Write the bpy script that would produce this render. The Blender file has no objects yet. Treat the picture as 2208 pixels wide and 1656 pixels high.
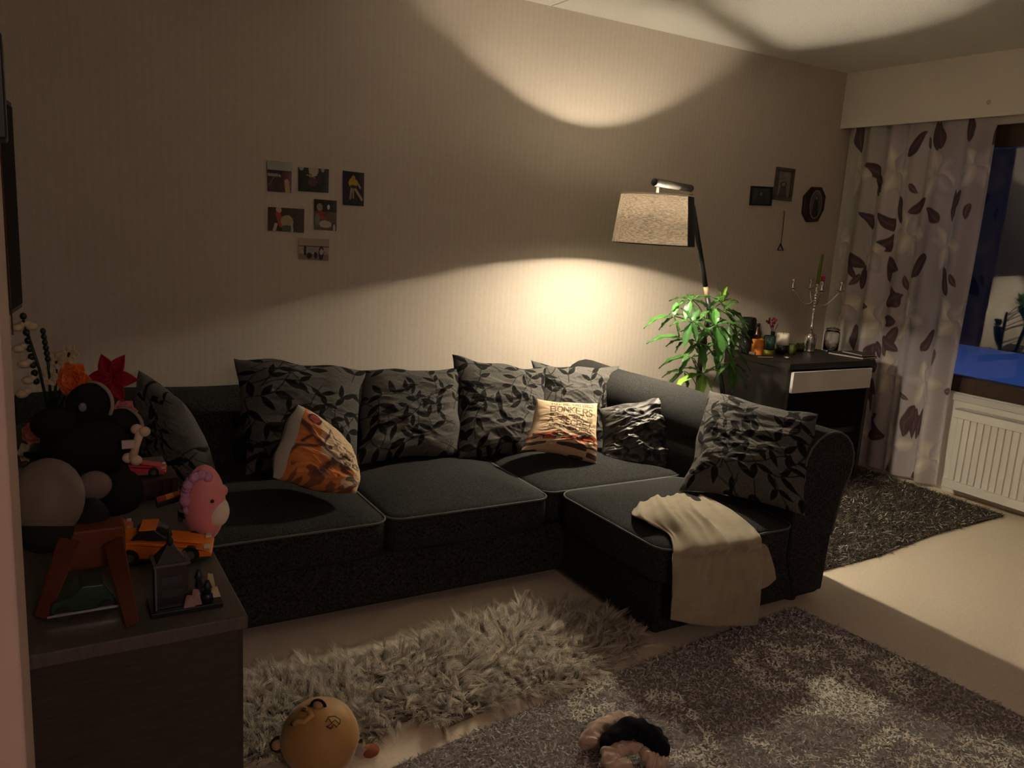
import bpy, bmesh, math, random
import numpy as np
from mathutils import Vector, Matrix
random.seed(7); rng = np.random.default_rng(7)
S = bpy.context.scene
COL = S.collection
PI = math.pi

# ------------------------------------------------------------------ camera
CAM = np.array([0.0, 0.0, 1.412]); FPX = 1754.55
yaw, pit, rol = 5.43067304e-01, -1.92424293e-01, 6.17989261e-02
fw = np.array([math.sin(yaw)*math.cos(pit), math.cos(yaw)*math.cos(pit), math.sin(pit)])
rt = np.array([math.cos(yaw), -math.sin(yaw), 0.0]); up = np.cross(rt, fw)
r2 = rt*math.cos(rol)+up*math.sin(rol); u2 = -rt*math.sin(rol)+up*math.cos(rol)
RM = np.array([r2, -u2, fw])
cd = bpy.data.cameras.new('camera'); cam = bpy.data.objects.new('camera', cd); COL.objects.link(cam)
cam.matrix_world = Matrix(((r2[0], u2[0], -fw[0], CAM[0]), (r2[1], u2[1], -fw[1], CAM[1]), (r2[2], u2[2], -fw[2], CAM[2]), (0, 0, 0, 1)))
cd.sensor_width = 36.0; cd.lens = FPX/2208*36.0; cd.clip_start = 0.02
S.camera = cam

# ------------------------------------------------------------------ world, exposure, lights
S.view_settings.view_transform = 'Standard'; S.view_settings.look = 'None'
S.view_settings.exposure = 2.52; S.view_settings.gamma = 1.0; S.view_settings.use_curve_mapping = False
w = bpy.data.worlds.new('dusk'); S.world = w; w.use_nodes = True
w.node_tree.nodes['Background'].inputs[0].default_value = (0.10, 0.22, 0.75, 1)
w.node_tree.nodes['Background'].inputs[1].default_value = 0.058
LAMP = (2.583, 3.06, 1.440)
LIGHT_COL = (1.0, 0.855, 0.63)
BULB_STRENGTH = 2800.0
def area(name, loc, rot, size, power, col):
    l = bpy.data.lights.new(name, 'AREA'); l.shape = 'RECTANGLE'; l.size, l.size_y = size; l.energy = power; l.color = col
    o = bpy.data.objects.new(name, l); o.location = loc; o.rotation_euler = rot; COL.objects.link(o); return o
area('fill_light', (0.6, -2.3, 2.2), (math.radians(55), 0, math.radians(5)), (0.8, 0.5), 2.2, (1.0, 0.70, 0.62))  # added weak pinkish fill behind the camera, lifts the dark left side
S.cycles.max_bounces = 10; S.cycles.diffuse_bounces = 8; S.cycles.glossy_bounces = 4; S.cycles.transmission_bounces = 8; S.cycles.transparent_max_bounces = 12
S.cycles.sample_clamp_indirect = 6.0
S.cycles.caustics_reflective = False; S.cycles.caustics_refractive = False

WX, WY, CH = 4.715, 3.70, 2.5     # window wall, sofa wall, ceiling height
def ray(x, y):
    return np.array([(x-1104)/FPX, (y-828)/FPX, 1.0]) @ RM
def at(x, y, ax, v):              # photo pixel -> point on plane ax = v (metres)
    d = ray(x, y); t = (v-CAM[ax])/d[ax]; return CAM+d*t

# ------------------------------------------------------------------ materials
def srgb(r, g, b):
    return tuple(((c/255)/12.92 if c/255 <= .04045 else ((c/255+.055)/1.055)**2.4) for c in (r, g, b))
def mat(name, col=(.5, .5, .5), rough=.6, spec=.4, metal=0, noise=None, bump=None, attr=None, sheen=0, trans=0, transl=None, stretch=None, ior=1.45, emis=None, alpha=None):
    m = bpy.data.materials.new(name); m.use_nodes = True; nt = m.node_tree; N = nt.nodes; Lk = nt.links
    p = N['Principled BSDF']; p.inputs['Base Color'].default_value = (*col, 1); p.inputs['Roughness'].default_value = rough
    p.inputs['Specular IOR Level'].default_value = spec; p.inputs['Metallic'].default_value = metal; p.inputs['IOR'].default_value = ior
    if sheen:
        p.inputs['Sheen Weight'].default_value = sheen; p.inputs['Sheen Roughness'].default_value = .4
    if trans: p.inputs['Transmission Weight'].default_value = trans
    if emis: p.inputs['Emission Color'].default_value = (*emis[0], 1); p.inputs['Emission Strength'].default_value = emis[1]
    src = None
    tc = N.new('ShaderNodeTexCoord'); mp = N.new('ShaderNodeMapping'); Lk.new(tc.outputs['Object'], mp.inputs[0])
    if stretch: mp.inputs['Scale'].default_value = stretch
    if attr:
        a = N.new('ShaderNodeAttribute'); a.attribute_name = attr; src = a.outputs['Color']
    if noise:
        n = N.new('ShaderNodeTexNoise'); n.inputs['Scale'].default_value = noise[0]; n.inputs['Detail'].default_value = 4
        Lk.new(mp.outputs[0], n.inputs['Vector'])
        mr = N.new('ShaderNodeMapRange'); mr.inputs[1].default_value = .3; mr.inputs[2].default_value = .7
        mr.inputs[3].default_value = 1-noise[1]; mr.inputs[4].default_value = 1+noise[1]; Lk.new(n.outputs['Fac'], mr.inputs[0])
        mx = N.new('ShaderNodeMix'); mx.data_type = 'RGBA'; mx.blend_type = 'MULTIPLY'; mx.inputs[0].default_value = 1
        if src: Lk.new(src, mx.inputs[6])
        else: mx.inputs[6].default_value = (*col, 1)
        Lk.new(mr.outputs[0], mx.inputs[7]); src = mx.outputs[2]
    if src: Lk.new(src, p.inputs['Base Color'])
    if bump:
        n2 = N.new('ShaderNodeTexNoise'); n2.inputs['Scale'].default_value = bump[0]; n2.inputs['Detail'].default_value = 3
        Lk.new(mp.outputs[0], n2.inputs['Vector'])
        b = N.new('ShaderNodeBump'); b.inputs['Strength'].default_value = bump[1]; b.inputs['Distance'].default_value = bump[2] if len(bump) > 2 else .002
        Lk.new(n2.outputs['Fac'], b.inputs['Height']); Lk.new(b.outputs[0], p.inputs['Normal'])
    if transl:
        t = N.new('ShaderNodeBsdfTranslucent')
        if transl[0] == 'src': Lk.new(src, t.inputs[0])
        else: t.inputs[0].default_value = (*transl[0], 1)
        ms = N.new('ShaderNodeMixShader'); ms.inputs[0].default_value = transl[1]
        Lk.new(p.outputs[0], ms.inputs[1]); Lk.new(t.outputs[0], ms.inputs[2]); Lk.new(ms.outputs[0], N['Material Output'].inputs[0])
        m['tl'] = 1
    return m

# ------------------------------------------------------------------ mesh building
W = {}                                  # world position of every object's origin
class B:
    def __init__(s): s.V = []; s.F = []; s.n = 0; s.C = []
    def add(s, V, F, C=None):
        V = np.asarray(V, float); s.V.append(V); s.F += [tuple(int(i)+s.n for i in f) for f in F]; s.n += len(V)
        if C is not None: s.C.append(np.asarray(C, float))
        return s
    def box(s, a, b, rz=0, tilt=None):
        a = np.minimum(a, b).astype(float) if False else np.array(a, float); b = np.array(b, float)
        lo = np.minimum(a, b); hi = np.maximum(a, b)
        v = np.array([[x, y, z] for x in (lo[0], hi[0]) for y in (lo[1], hi[1]) for z in (lo[2], hi[2])])
        if rz:
            c = (lo+hi)/2; M = np.array([[math.cos(rz), -math.sin(rz), 0], [math.sin(rz), math.cos(rz), 0], [0, 0, 1]]); v = (v-c)@M.T+c
        return s.add(v, [(0, 1, 3, 2), (4, 6, 7, 5), (0, 4, 5, 1), (2, 3, 7, 6), (0, 2, 6, 4), (1, 5, 7, 3)])
    def tube(s, P, r, n=10, cap=True, closed=False, flat=1.0):
        P = np.array(P, float); m = len(P); r = np.full(m, r) if np.isscalar(r) else np.array(r, float)
        T = np.zeros_like(P)
        if closed: T = np.roll(P, -1, 0)-np.roll(P, 1, 0)
        else: T[1:-1] = P[2:]-P[:-2]; T[0] = P[1]-P[0]; T[-1] = P[-1]-P[-2]
        T /= np.linalg.norm(T, axis=1)[:, None]+1e-12
        a = np.array([0, 0, 1.0]) if abs(T[0][2]) < .9 else np.array([1.0, 0, 0])
        nn = np.cross(T[0], a); nn /= np.linalg.norm(nn); V = []
        for i in range(m):
            nn = nn-T[i]*(nn@T[i]); nn /= np.linalg.norm(nn)+1e-12; bb = np.cross(T[i], nn)
            for k in range(n):
                an = 2*PI*k/n; V.append(P[i]+r[i]*(math.cos(an)*nn+flat*math.sin(an)*bb))
        F = []
        for i in range(m if closed else m-1):
            j = (i+1) % m
            for k in range(n): F.append((i*n+k, i*n+(k+1) % n, j*n+(k+1) % n, j*n+k))
        if cap and not closed: F.append(tuple(range(n-1, -1, -1))); F.append(tuple((m-1)*n+k for k in range(n)))
        return s.add(V, F)
    def lathe(s, prof, o=(0, 0, 0), n=24, axis=None, cap=True):
        o = np.array(o, float); V = []; F = []; m = len(prof)
        for r, z in prof:
            for k in range(n): V.append((r*math.cos(2*PI*k/n), r*math.sin(2*PI*k/n), z))
        V = np.array(V)
        if axis is not None:
            q = Vector((0, 0, 1)).rotation_difference(Vector(axis)).to_matrix(); V = V@np.array(q).T
        for i in range(m-1):
            for k in range(n): F.append((i*n+k, i*n+(k+1) % n, (i+1)*n+(k+1) % n, (i+1)*n+k))
        if cap: F.append(tuple(range(n-1, -1, -1))); F.append(tuple((m-1)*n+k for k in range(n)))
        return s.add(V+o, F)
    def ball(s, c, r, n=18, fn=None, rot=None):
        r = np.array([r]*3 if np.isscalar(r) else r, float); V = []; F = []; m = n//2+1
        for i in range(m):
            th = PI*i/(m-1)
            for k in range(n): V.append((math.sin(th)*math.cos(2*PI*k/n), math.sin(th)*math.sin(2*PI*k/n), math.cos(th)))
        V = np.array(V)
        if fn is not None: V = V*fn(V)[:, None]
        V = V*r
        if rot is not None: V = V@np.array(rot).T
        for i in range(m-1):
            for k in range(n): F.append((i*n+k, (i+1)*n+k, (i+1)*n+(k+1) % n, i*n+(k+1) % n))
        return s.add(V+np.array(c, float), F)
    def prism(s, poly, ax, a, b):       # 2-D polygon in the other two axes, extruded along ax from a to b
        P = np.array(poly, float); n = len(P); o = [i for i in range(3) if i != ax]; V = np.zeros((2*n, 3))
        for j, v in enumerate((a, b)): V[j*n:(j+1)*n, o[0]] = P[:, 0]; V[j*n:(j+1)*n, o[1]] = P[:, 1]; V[j*n:(j+1)*n, ax] = v
        F = [(i, (i+1) % n, n+(i+1) % n, n+i) for i in range(n)]+[tuple(range(n-1, -1, -1)), tuple(range(n, 2*n))]
        return s.add(V, F)
    def grid(s, P, C=None, closed=False):          # P: (a,b,3)
        a, b = P.shape[:2]; i, j = np.meshgrid(np.arange(a-1), np.arange(b-1), indexing='ij'); q = (i*b+j).ravel()
        return s.add(P.reshape(-1, 3), np.stack([q, q+1, q+b+1, q+b], 1), None if C is None else C.reshape(-1, 3))
    def obj(s, name, m, parent=None, smooth=False, bevel=0, seg=2, sub=0, label=None, fix=True, solid=0):
        V = np.concatenate(s.V)
        if parent is not None: o0 = np.array(W[parent.name])
        else:
            lo, hi = V.min(0), V.max(0); o0 = np.array([(lo[0]+hi[0])/2, (lo[1]+hi[1])/2, lo[2]])
        me = bpy.data.meshes.new(name); me.from_pydata((V-o0).tolist(), [], s.F)
        if s.C:
            C = np.concatenate(s.C); ca = me.color_attributes.new('pat', 'FLOAT_COLOR', 'POINT')
            ca.data.foreach_set('color', np.concatenate([C, np.ones((len(C), 1))], 1).astype(np.float32).ravel())
        if fix:
            bm = bmesh.new(); bm.from_mesh(me); bmesh.ops.recalc_face_normals(bm, faces=bm.faces); bm.to_mesh(me); bm.free()
        for mm in (m if isinstance(m, (list, tuple)) else [m]): me.materials.append(mm)
        if smooth: me.polygons.foreach_set('use_smooth', [True]*len(me.polygons))
        o = bpy.data.objects.new(name, me); COL.objects.link(o)
        if parent is not None: o.parent = parent
        else: o.location = o0
        W[o.name] = o0
        if solid: sm = o.modifiers.new('solid', 'SOLIDIFY'); sm.thickness = solid; sm.offset = 0
        if bevel:
            bv = o.modifiers.new('bevel', 'BEVEL'); bv.width = bevel; bv.segments = seg; bv.limit_method = 'ANGLE'; bv.angle_limit = math.radians(40)
            if not smooth: me.polygons.foreach_set('use_smooth', [True]*len(me.polygons)); o.modifiers.new('wn', 'WEIGHTED_NORMAL')
        if sub: sb = o.modifiers.new('sub', 'SUBSURF'); sb.levels = sub; sb.render_levels = sub
        if label: o['label'] = label
        return o
def thing(name, label, cat, loc, group=None):
    o = bpy.data.objects.new(name, None); COL.objects.link(o); o.location = tuple(loc); o.empty_display_size = .05
    o['label'] = label; o['category'] = cat
    if group: o['group'] = group
    W[o.name] = np.array(loc, float); return o
def tag(o, label, cat, group=None, kind=None):
    o['label'] = label; o['category'] = cat
    if group: o['group'] = group
    if kind: o['kind'] = kind
    return o
def struct(o):
    o['kind'] = 'structure'; return o
def strips(name, root, d, L, wid, nseg, mt, parent=None, curl=.3, cols=None, side=None, bend=None):
    """many tapering bent ribbons as one mesh: roots (n,3), directions (n,3), lengths, widths"""
    n = len(root); d = d/np.linalg.norm(d, axis=1)[:, None]
    if side is None: side = rng.normal(size=(n, 3))*.45; side[:, 2] += 1
    sd = np.cross(d, side); sd /= np.linalg.norm(sd, axis=1)[:, None]+1e-9
    if bend is None: bend = rng.normal(size=(n, 3))*curl; bend[:, 2] = -abs(bend[:, 2])*.8
    V = np.zeros((n, nseg+1, 2, 3))
    for k in range(nseg+1):
        t = k/nseg; c = root+d*(L*t)[:, None]+bend*(L*t*t)[:, None]
        c[:, 2] = np.maximum(c[:, 2], .004)
        ww = (wid*(1-t**2*.85)/2)[:, None]*sd
        V[:, k, 0] = c-ww; V[:, k, 1] = c+ww
    base = np.arange(n)[:, None]*(2*(nseg+1)); q = []
    for k in range(nseg): q.append(np.stack([base[:, 0]+2*k, base[:, 0]+2*k+1, base[:, 0]+2*k+3, base[:, 0]+2*k+2], 1))
    Q = np.stack(q, 1).reshape(-1, 4); Vf = V.reshape(-1, 3)
    o0 = np.array(W[parent.name]) if parent is not None else np.array([root[:, 0].mean(), root[:, 1].mean(), 0])
    me = bpy.data.meshes.new(name); me.vertices.add(len(Vf)); me.vertices.foreach_set('co', (Vf-o0).astype(np.float32).ravel())
    me.loops.add(Q.size); me.loops.foreach_set('vertex_index', Q.astype(np.int32).ravel())
    me.polygons.add(len(Q)); me.polygons.foreach_set('loop_start', np.arange(0, Q.size, 4, dtype=np.int32)); me.polygons.foreach_set('loop_total', np.full(len(Q), 4, np.int32))
    me.update(); me.validate()
    if cols is not None:
        C = np.repeat(cols, 2*(nseg+1), axis=0); ca = me.color_attributes.new('pat', 'FLOAT_COLOR', 'POINT')
        ca.data.foreach_set('color', np.concatenate([C, np.ones((len(C), 1))], 1).astype(np.float32).ravel())
    me.materials.append(mt); me.polygons.foreach_set('use_smooth', [True]*len(me.polygons))
    o = bpy.data.objects.new(name, me); COL.objects.link(o)
    if parent is not None: o.parent = parent
    else: o.location = o0
    W[o.name] = o0; return o
def inpoly(x, y, poly):
    P = np.array(poly); r = np.zeros(x.shape, bool); j = len(P)-1
    for i in range(len(P)):
        c = ((P[i, 1] > y) != (P[j, 1] > y)) & (x < (P[j, 0]-P[i, 0])*(y-P[i, 1])/(P[j, 1]-P[i, 1]+1e-12)+P[i, 0]); r ^= c; j = i
    return r
def segdist(x, y, a, b):
    a = np.array(a, float); b = np.array(b, float); d = b-a; t = np.clip(((x-a[0])*d[0]+(y-a[1])*d[1])/(d@d+1e-12), 0, 1)
    return np.hypot(x-a[0]-t*d[0], y-a[1]-t*d[1])
def vnoise(x, y, seed=0):               # smooth value noise for pattern outlines and wrinkles
    def h(i, j): v = np.sin(i*127.1+j*311.7+seed*74.7)*43758.5453; return v-np.floor(v)
    i = np.floor(x); j = np.floor(y); fx = x-i; fy = y-j; fx = fx*fx*(3-2*fx); fy = fy*fy*(3-2*fy)
    return (h(i, j)*(1-fx)+h(i+1, j)*fx)*(1-fy)+(h(i, j+1)*(1-fx)+h(i+1, j+1)*fx)*fy

# stroke letters on a 4 x 6 cell
FONT = {'A': ['0,0 2,6 4,0', '.7,2 3.3,2'], 'B': ['0,0 0,6 3,6 4,4.7 3,3.2 0,3.2', '3,3.2 4,1.7 3,0 0,0'], 'C': ['4,5 3,6 1,6 0,4.5 0,1.5 1,0 3,0 4,1'], 'D': ['0,0 0,6 2.5,6 4,4 4,2 2.5,0 0,0'],
 'E': ['4,0 0,0 0,6 4,6', '0,3 3,3'], 'F': ['0,0 0,6 4,6', '0,3 3,3'], 'G': ['4,5 3,6 1,6 0,4.5 0,1.5 1,0 3,0 4,1.5 4,3 2.4,3'], 'H': ['0,0 0,6', '4,0 4,6', '0,3 4,3'], 'I': ['2,0 2,6'], 'K': ['0,0 0,6', '4,6 0,2.6', '1.2,3.6 4,0'],
 'L': ['0,6 0,0 4,0'], 'M': ['0,0 0,6 2,2.5 4,6 4,0'], 'N': ['0,0 0,6 4,0 4,6'], 'O': ['1.2,0 0,1.5 0,4.5 1.2,6 2.8,6 4,4.5 4,1.5 2.8,0 1.2,0'], 'P': ['0,0 0,6 3,6 4,4.6 3,3 0,3'], 'R': ['0,0 0,6 3,6 4,4.6 3,3 0,3', '1.6,3 4,0'],
 'S': ['4,5 3,6 1,6 0,4.7 1,3.3 3,2.8 4,1.5 3,0 1,0 0,1'], 'T': ['0,6 4,6', '2,6 2,0'], 'U': ['0,6 0,1.3 1.2,0 2.8,0 4,1.3 4,6'], 'V': ['0,6 2,0 4,6'], 'W': ['0,6 1,0 2,4 3,0 4,6'], 'Y': ['0,6 2,3 4,6', '2,3 2,0'], "'": ['2,6 1.7,4.6'], ' ': []}
def text_mask(u, v, s, x0, y0, h, wid, th):
    """distance mask of a line of text starting at x0, y0 (lower left), height h, width wid"""
    m = np.zeros(u.shape); cw = wid/len(s)
    for i, ch in enumerate(s):
        for st in FONT.get(ch, []):
            p = [tuple(map(float, q.split(','))) for q in st.split()]
            p = [(x0+cw*i+a/4*cw*.72, y0+b/6*h) for a, b in p]
            for a, b in zip(p, p[1:]): m = np.maximum(m, np.clip(1.5-segdist(u, v, a, b)/th, 0, 1))
    return m

M = {}
M['sofa'] = mat('sofa_fabric', (.024, .0235, .023), .95, .15, noise=(150, .9), bump=(300, .5, .0015), stretch=(1, 3.0, 1))
M['piping'] = mat('piping', (.09, .09, .09), .8)
M['satin'] = mat('black_satin', (.012, .012, .013), .38, .6, bump=(30, .3, .004))
M['leafcloth'] = mat('leaf_cloth', attr='pat', rough=.95, spec=.1, noise=(260, .35), bump=(400, .4, .001))
M['print'] = mat('printed_cloth', attr='pat', rough=.8, spec=.2, bump=(300, .15, .0006))
M['photo'] = mat('photo_print', attr='pat', rough=.35, spec=.4)
M['pile'] = mat('rug_pile', attr='pat', rough=.95, spec=.1, transl=('src', .2))
M['fur'] = mat('fur', attr='pat', rough=.8, spec=.2, transl=('src', .5))
M['throw'] = mat('fleece', (.33, .285, .205), .95, .1, sheen=.4, noise=(18, .10), bump=(500, .35, .001))
M['blackwood'] = mat('black_brown_wood', (.016, .013, .012), .45, .4, noise=(30, .25), stretch=(1, 12, 1))
M['whitepaint'] = mat('white_paint', (.62, .60, .57), .5, .4, bump=(90, .04))
M['black'] = mat('black_plastic', (.012, .012, .013), .4, .5)
M['softblack'] = mat('black_matte', (.014, .014, .016), .85, .2)
M['metal'] = mat('silver', (.75, .73, .70), .16, .5, 1)
M['brass'] = mat('pale_metal', (.62, .52, .36), .3, .5, 1)
M['glass'] = mat('clear_glass', (.98, .98, .98), .02, .5, trans=1.0, ior=1.45)
M['leaf'] = mat('leaf_green', attr='pat', rough=.38, spec=.5, noise=(30, .2), transl=((.10, .26, .05), .25))

# ------------------------------------------------------------------ room shell
def wallpaper():
    m = bpy.data.materials.new('wallpaper'); m.use_nodes = True; nt = m.node_tree; N = nt.nodes; Lk = nt.links; p = N['Principled BSDF']
    p.inputs['Roughness'].default_value = .85; p.inputs['Specular IOR Level'].default_value = .2
    tc = N.new('ShaderNodeTexCoord'); sx = N.new('ShaderNodeSeparateXYZ'); Lk.new(tc.outputs['Object'], sx.inputs[0])
    def math_(op, a, b=None, c=None):
        n = N.new('ShaderNodeMath'); n.operation = op
        for i, q in enumerate((a, b, c)):
            if q is None: continue
            if isinstance(q, (int, float)): n.inputs[i].default_value = q
            else: Lk.new(q, n.inputs[i])
        return n.outputs[0]
    s1 = math_('SINE', math_('MULTIPLY', sx.outputs['X'], 2*PI/.032))
    s2 = math_('SINE', math_('MULTIPLY', sx.outputs['X'], 2*PI/.0106))
    nz = N.new('ShaderNodeTexNoise'); nz.inputs['Scale'].default_value = 60; Lk.new(tc.outputs['Object'], nz.inputs['Vector'])
    # small dashes strung along every stripe
    mp = N.new('ShaderNodeMapping'); mp.inputs['Scale'].default_value = (62.5, 1, 28); Lk.new(tc.outputs['Object'], mp.inputs[0])
    vo = N.new('ShaderNodeTexVoronoi'); vo.inputs['Scale'].default_value = 1.0; vo.inputs['Randomness'].default_value = .35; Lk.new(mp.outputs[0], vo.inputs['Vector'])
    dash = math_('LESS_THAN', vo.outputs['Distance'], .2)
    f = math_('ADD', math_('MULTIPLY', s1, .024), math_('MULTIPLY', s2, .02))
    f = math_('ADD', f, math_('MULTIPLY', math_('SUBTRACT', nz.outputs['Fac'], .5), .12))
    f = math_('SUBTRACT', f, math_('MULTIPLY', dash, .07)); f = math_('ADD', f, 1.0)
    mx = N.new('ShaderNodeMix'); mx.data_type = 'RGBA'; mx.blend_type = 'MULTIPLY'; mx.inputs[0].default_value = 1
    mx.inputs[6].default_value = (.50, .445, .38, 1); Lk.new(f, mx.inputs[7]); Lk.new(mx.outputs[2], p.inputs['Base Color'])
    return m
M['wallpaper'] = wallpaper()
M['wallplain'] = mat('painted_wall', (.78, .75, .69), .8, .2, bump=(160, .08))
M['ceiling'] = mat('stucco_ceiling', (.78, .76, .71), .9, .1, noise=(140, .10), bump=(190, .9, .006))
M['floor'] = mat('vinyl_floor', (.72, .63, .50), .42, .35, noise=(90, .07), bump=(60, .05))
M['brownframe'] = mat('brown_window_frame', (.045, .022, .012), .45, .4, noise=(20, .3), stretch=(1, 1, .1))
M['dark'] = mat('dark_exterior', (.02, .022, .026), .9, .1)

bx = lambda a, b: B().box(a, b)
struct(bx((-.30, -2.6, -.1), (4.9, 3.9, 0)).obj('floor', M['floor']))
cb = B().box((-.30, -2.6, CH), (2.322, 3.9, CH+.1)); cb.box((2.33, -2.6, CH), (4.9, 3.9, CH+.1)); cb.box((2.32, -2.6, CH+.006), (2.332, 3.9, CH+.1))
struct(cb.obj('ceiling', M['ceiling']))
struct(bx((-.30, WY, 0), (4.9, WY+.15, CH)).obj('wall_back', M['wallpaper']))
struct(bx((-.45, -2.6, 0), (-.30, WY+.15, CH)).obj('wall_left', M['wallplain']))
struct(bx((-.30, -2.75, 0), (4.9, -2.6, CH)).obj('wall_front', M['wallplain']))
OY0, OY1, OZ0, OZ1 = .55, 3.12, .60, 2.13
wb = B(); wb.box((WX, -2.6, 0), (WX+.2, WY, OZ0)); wb.box((WX, -2.6, OZ1), (WX+.2, WY, CH)); wb.box((WX, -2.6, OZ0), (WX+.2, OY0, OZ1)); wb.box((WX, OY1, OZ0), (WX+.2, WY, OZ1))
struct(wb.obj('wall_right', M['wallplain']))
struct(bx((4.605, -1.6, 2.157), (4.625, WY, CH)).obj('trim_1', mat('pelmet_paint', (.80, .76, .68), .6, .3, bump=(120, .06)), bevel=.002))
# near door casing on the left, at the edge of the picture
struct(bx((-.30, .62, 0), (-.0158, .90, CH)).obj('trim_2', mat('casing_paint', (.52, .40, .36), .6, .3), bevel=.003))
struct(bx((-.299, 2.55, 0), (-.287, WY, .06)).obj('baseboard_left', M['whitepaint']))
struct(bx((-.28, WY-.012, 0), (WX, WY, .055)).obj('baseboard_back', M['whitepaint']))

# window: brown frame, mullion, glazing, sill
wf = thing('window_1', '', '', (WX+.05, OY0, OZ0)); del wf['label']; del wf['category']; wf['kind'] = 'structure'
f = B(); fd = (WX+.03, WX+.13)
f.box((fd[0], OY0, OZ0), (fd[1], OY1, OZ0+.09)); f.box((fd[0], OY0, OZ1-.12), (fd[1], OY1, OZ1)); f.box((fd[0], OY0, OZ0+.09), (fd[1], OY0+.08, OZ1-.12)); f.box((fd[0], OY1-.08, OZ0+.09), (fd[1], OY1, OZ1-.12))
f.box((fd[0], 1.70, OZ0+.09), (fd[1], 1.78, OZ1-.12))
f.obj('window_frame', M['brownframe'], wf, bevel=.004)
M['pane'] = bpy.data.materials.new('window_glass'); M['pane'].use_nodes = True
_n = M['pane'].node_tree; _g = _n.nodes.new('ShaderNodeBsdfGlossy'); _g.inputs['Roughness'].default_value = .015; _t = _n.nodes.new('ShaderNodeBsdfTransparent'); _mx = _n.nodes.new('ShaderNodeMixShader')
_fr = _n.nodes.new('ShaderNodeFresnel'); _fr.inputs[0].default_value = 1.75
_n.links.new(_fr.outputs[0], _mx.inputs[0]); _n.links.new(_t.outputs[0], _mx.inputs[1]); _n.links.new(_g.outputs[0], _mx.inputs[2]); _n.links.new(_mx.outputs[0], _n.nodes['Material Output'].inputs[0])
for a, b in ((OY0+.08, 1.70), (1.78, OY1-.08)):
    bx((WX+.066, a, OZ0+.09), (WX+.072, b, OZ1-.12)).obj('window_pane', M['pane'], wf)
struct(bx((WX-.012, OY0-.1, OZ0-.045), (WX+.06, OY1+.05, OZ0-.005)).obj('trim_3', M['whitepaint'], bevel=.004))

# outside: snowy yard and a dark facade across it, under a dusk sky
tag(bx((WX+.3, -14, -.5), (16, 22, -.25)).obj('snowy_ground', mat('snow', (.72, .76, .85), .8, .2, bump=(3, .3, .05))), 'blue snowy ground outside the window at dusk', 'ground', kind='structure')
fc = thing('building', 'dark building across the snowy yard outside the window', 'building', (15.3, 4, -.25))
bx((14.9, -14, -.25), (16.5, 22, 4.6)).obj('facade', M['dark'], fc)
bx((14.6, -14, 4.6), (16.7, 22, 4.9)).obj('roof', M['dark'], fc)

# ------------------------------------------------------------------ sofa
def rrect(x0, x1, y0, y1, r, n=7):
    P = []
    for cx, cy, a in ((x1-r, y1-r, 0), (x0+r, y1-r, 90), (x0+r, y0+r, 180), (x1-r, y0+r, 270)):
        for k in range(n+1): t = math.radians(a+90*k/n); P.append((cx+r*math.cos(t), cy+r*math.sin(t)))
    # add points on the long edges so the domed top shades evenly
    Q = []
    for a, b in zip(P, P[1:]+P[:1]):
        L = math.hypot(b[0]-a[0], b[1]-a[1]); k = max(1, int(L/.05))
        for i in range(k): Q.append((a[0]+(b[0]-a[0])*i/k, a[1]+(b[1]-a[1])*i/k))
    return np.array(Q)
def seat(parent, x0, x1, y0, y1, zb, zt, dome, r=.06, seed=0):
    Q = rrect(x0, x1, y0, y1, r); n = len(Q); c = np.array([(x0+x1)/2, (y0+y1)/2]); V = []; F = []
    rings = [(1-.02, zb), (1.0, zb+.012), (1.004, (zb+zt)/2), (1.0, zt-.006), (.985, zt+.004)]
    rings += [(s, zt+.004+dome*(1-(s/.985)**3)) for s in (.93, .85, .74, .6, .45, .3, .15)]
    for s, z in rings:
        for q in Q:
            p = c+(q-c)*s; zz = z
            if z > zt: zz += .008*(vnoise(np.array(p[0]*5.0), np.array(p[1]*5.0), seed)-.5)*min(1, (1-s)*8)
            V.append((p[0], p[1], zz))
    for i in range(len(rings)-1):
        for k in range(n): F.append((i*n+k, i*n+(k+1) % n, (i+1)*n+(k+1) % n, (i+1)*n+k))
    V.append((c[0], c[1], zt+.004+dome)); m = (len(rings)-1)*n
    for k in range(n): F.append((m+k, m+(k+1) % n, len(V)-1))
    F.append(tuple(range(n-1, -1, -1)))
    o = B().add(V, F).obj('seat_cushion', M['sofa'], parent, smooth=True)
    B().tube([(q[0], q[1], zt) for q in c+(Q-c)*1.003], .0042, 7, closed=True).obj('piping', M['piping'], o, smooth=True, label='lighter grey piping around the cushion edge')
    return o
sofa = thing('corner_sofa', 'dark charcoal L-shaped corner sofa with grey piping and rolled arm, against the papered wall', 'sofa', (1.4, 2.9, 0))
ZS = .36
L = [(-.08, 2.57), (1.835, 2.57), (1.835, 1.975), (2.70, 1.975), (2.70, 3.62), (-.08, 3.62)]
B().prism(L, 2, .032, .235).obj('base', M['sofa'], sofa, bevel=.018, seg=3)
seat(sofa, .10, 1.062, 2.535, 3.42, .232, ZS, .035, seed=1)
seat(sofa, 1.068, 1.752, 2.545, 3.42, .232, ZS, .04, seed=2)
seat(sofa, 1.76, 2.50, 2.60, 3.42, .232, ZS, .04, seed=3)
seat(sofa, 1.81, 2.47, 1.935, 2.592, .232, ZS, .035, r=.075, seed=4)
def roll_profile(u0, ub, zt, r):         # u0 = face next to the seat, ub = back of the base
    P = [(u0, .22), (u0+.01, zt-1.75*r)]
    cx, cz = u0+.035+r, zt-r
    for k in range(13):
        t = math.radians(200-220*k/12); P.append((cx+r*1.05*math.cos(t), cz+r*math.sin(t)))
    P += [(ub+.045, cz-.12), (ub+.012, .28), (ub, .05), (u0+.06, .05)]
    return P
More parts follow.
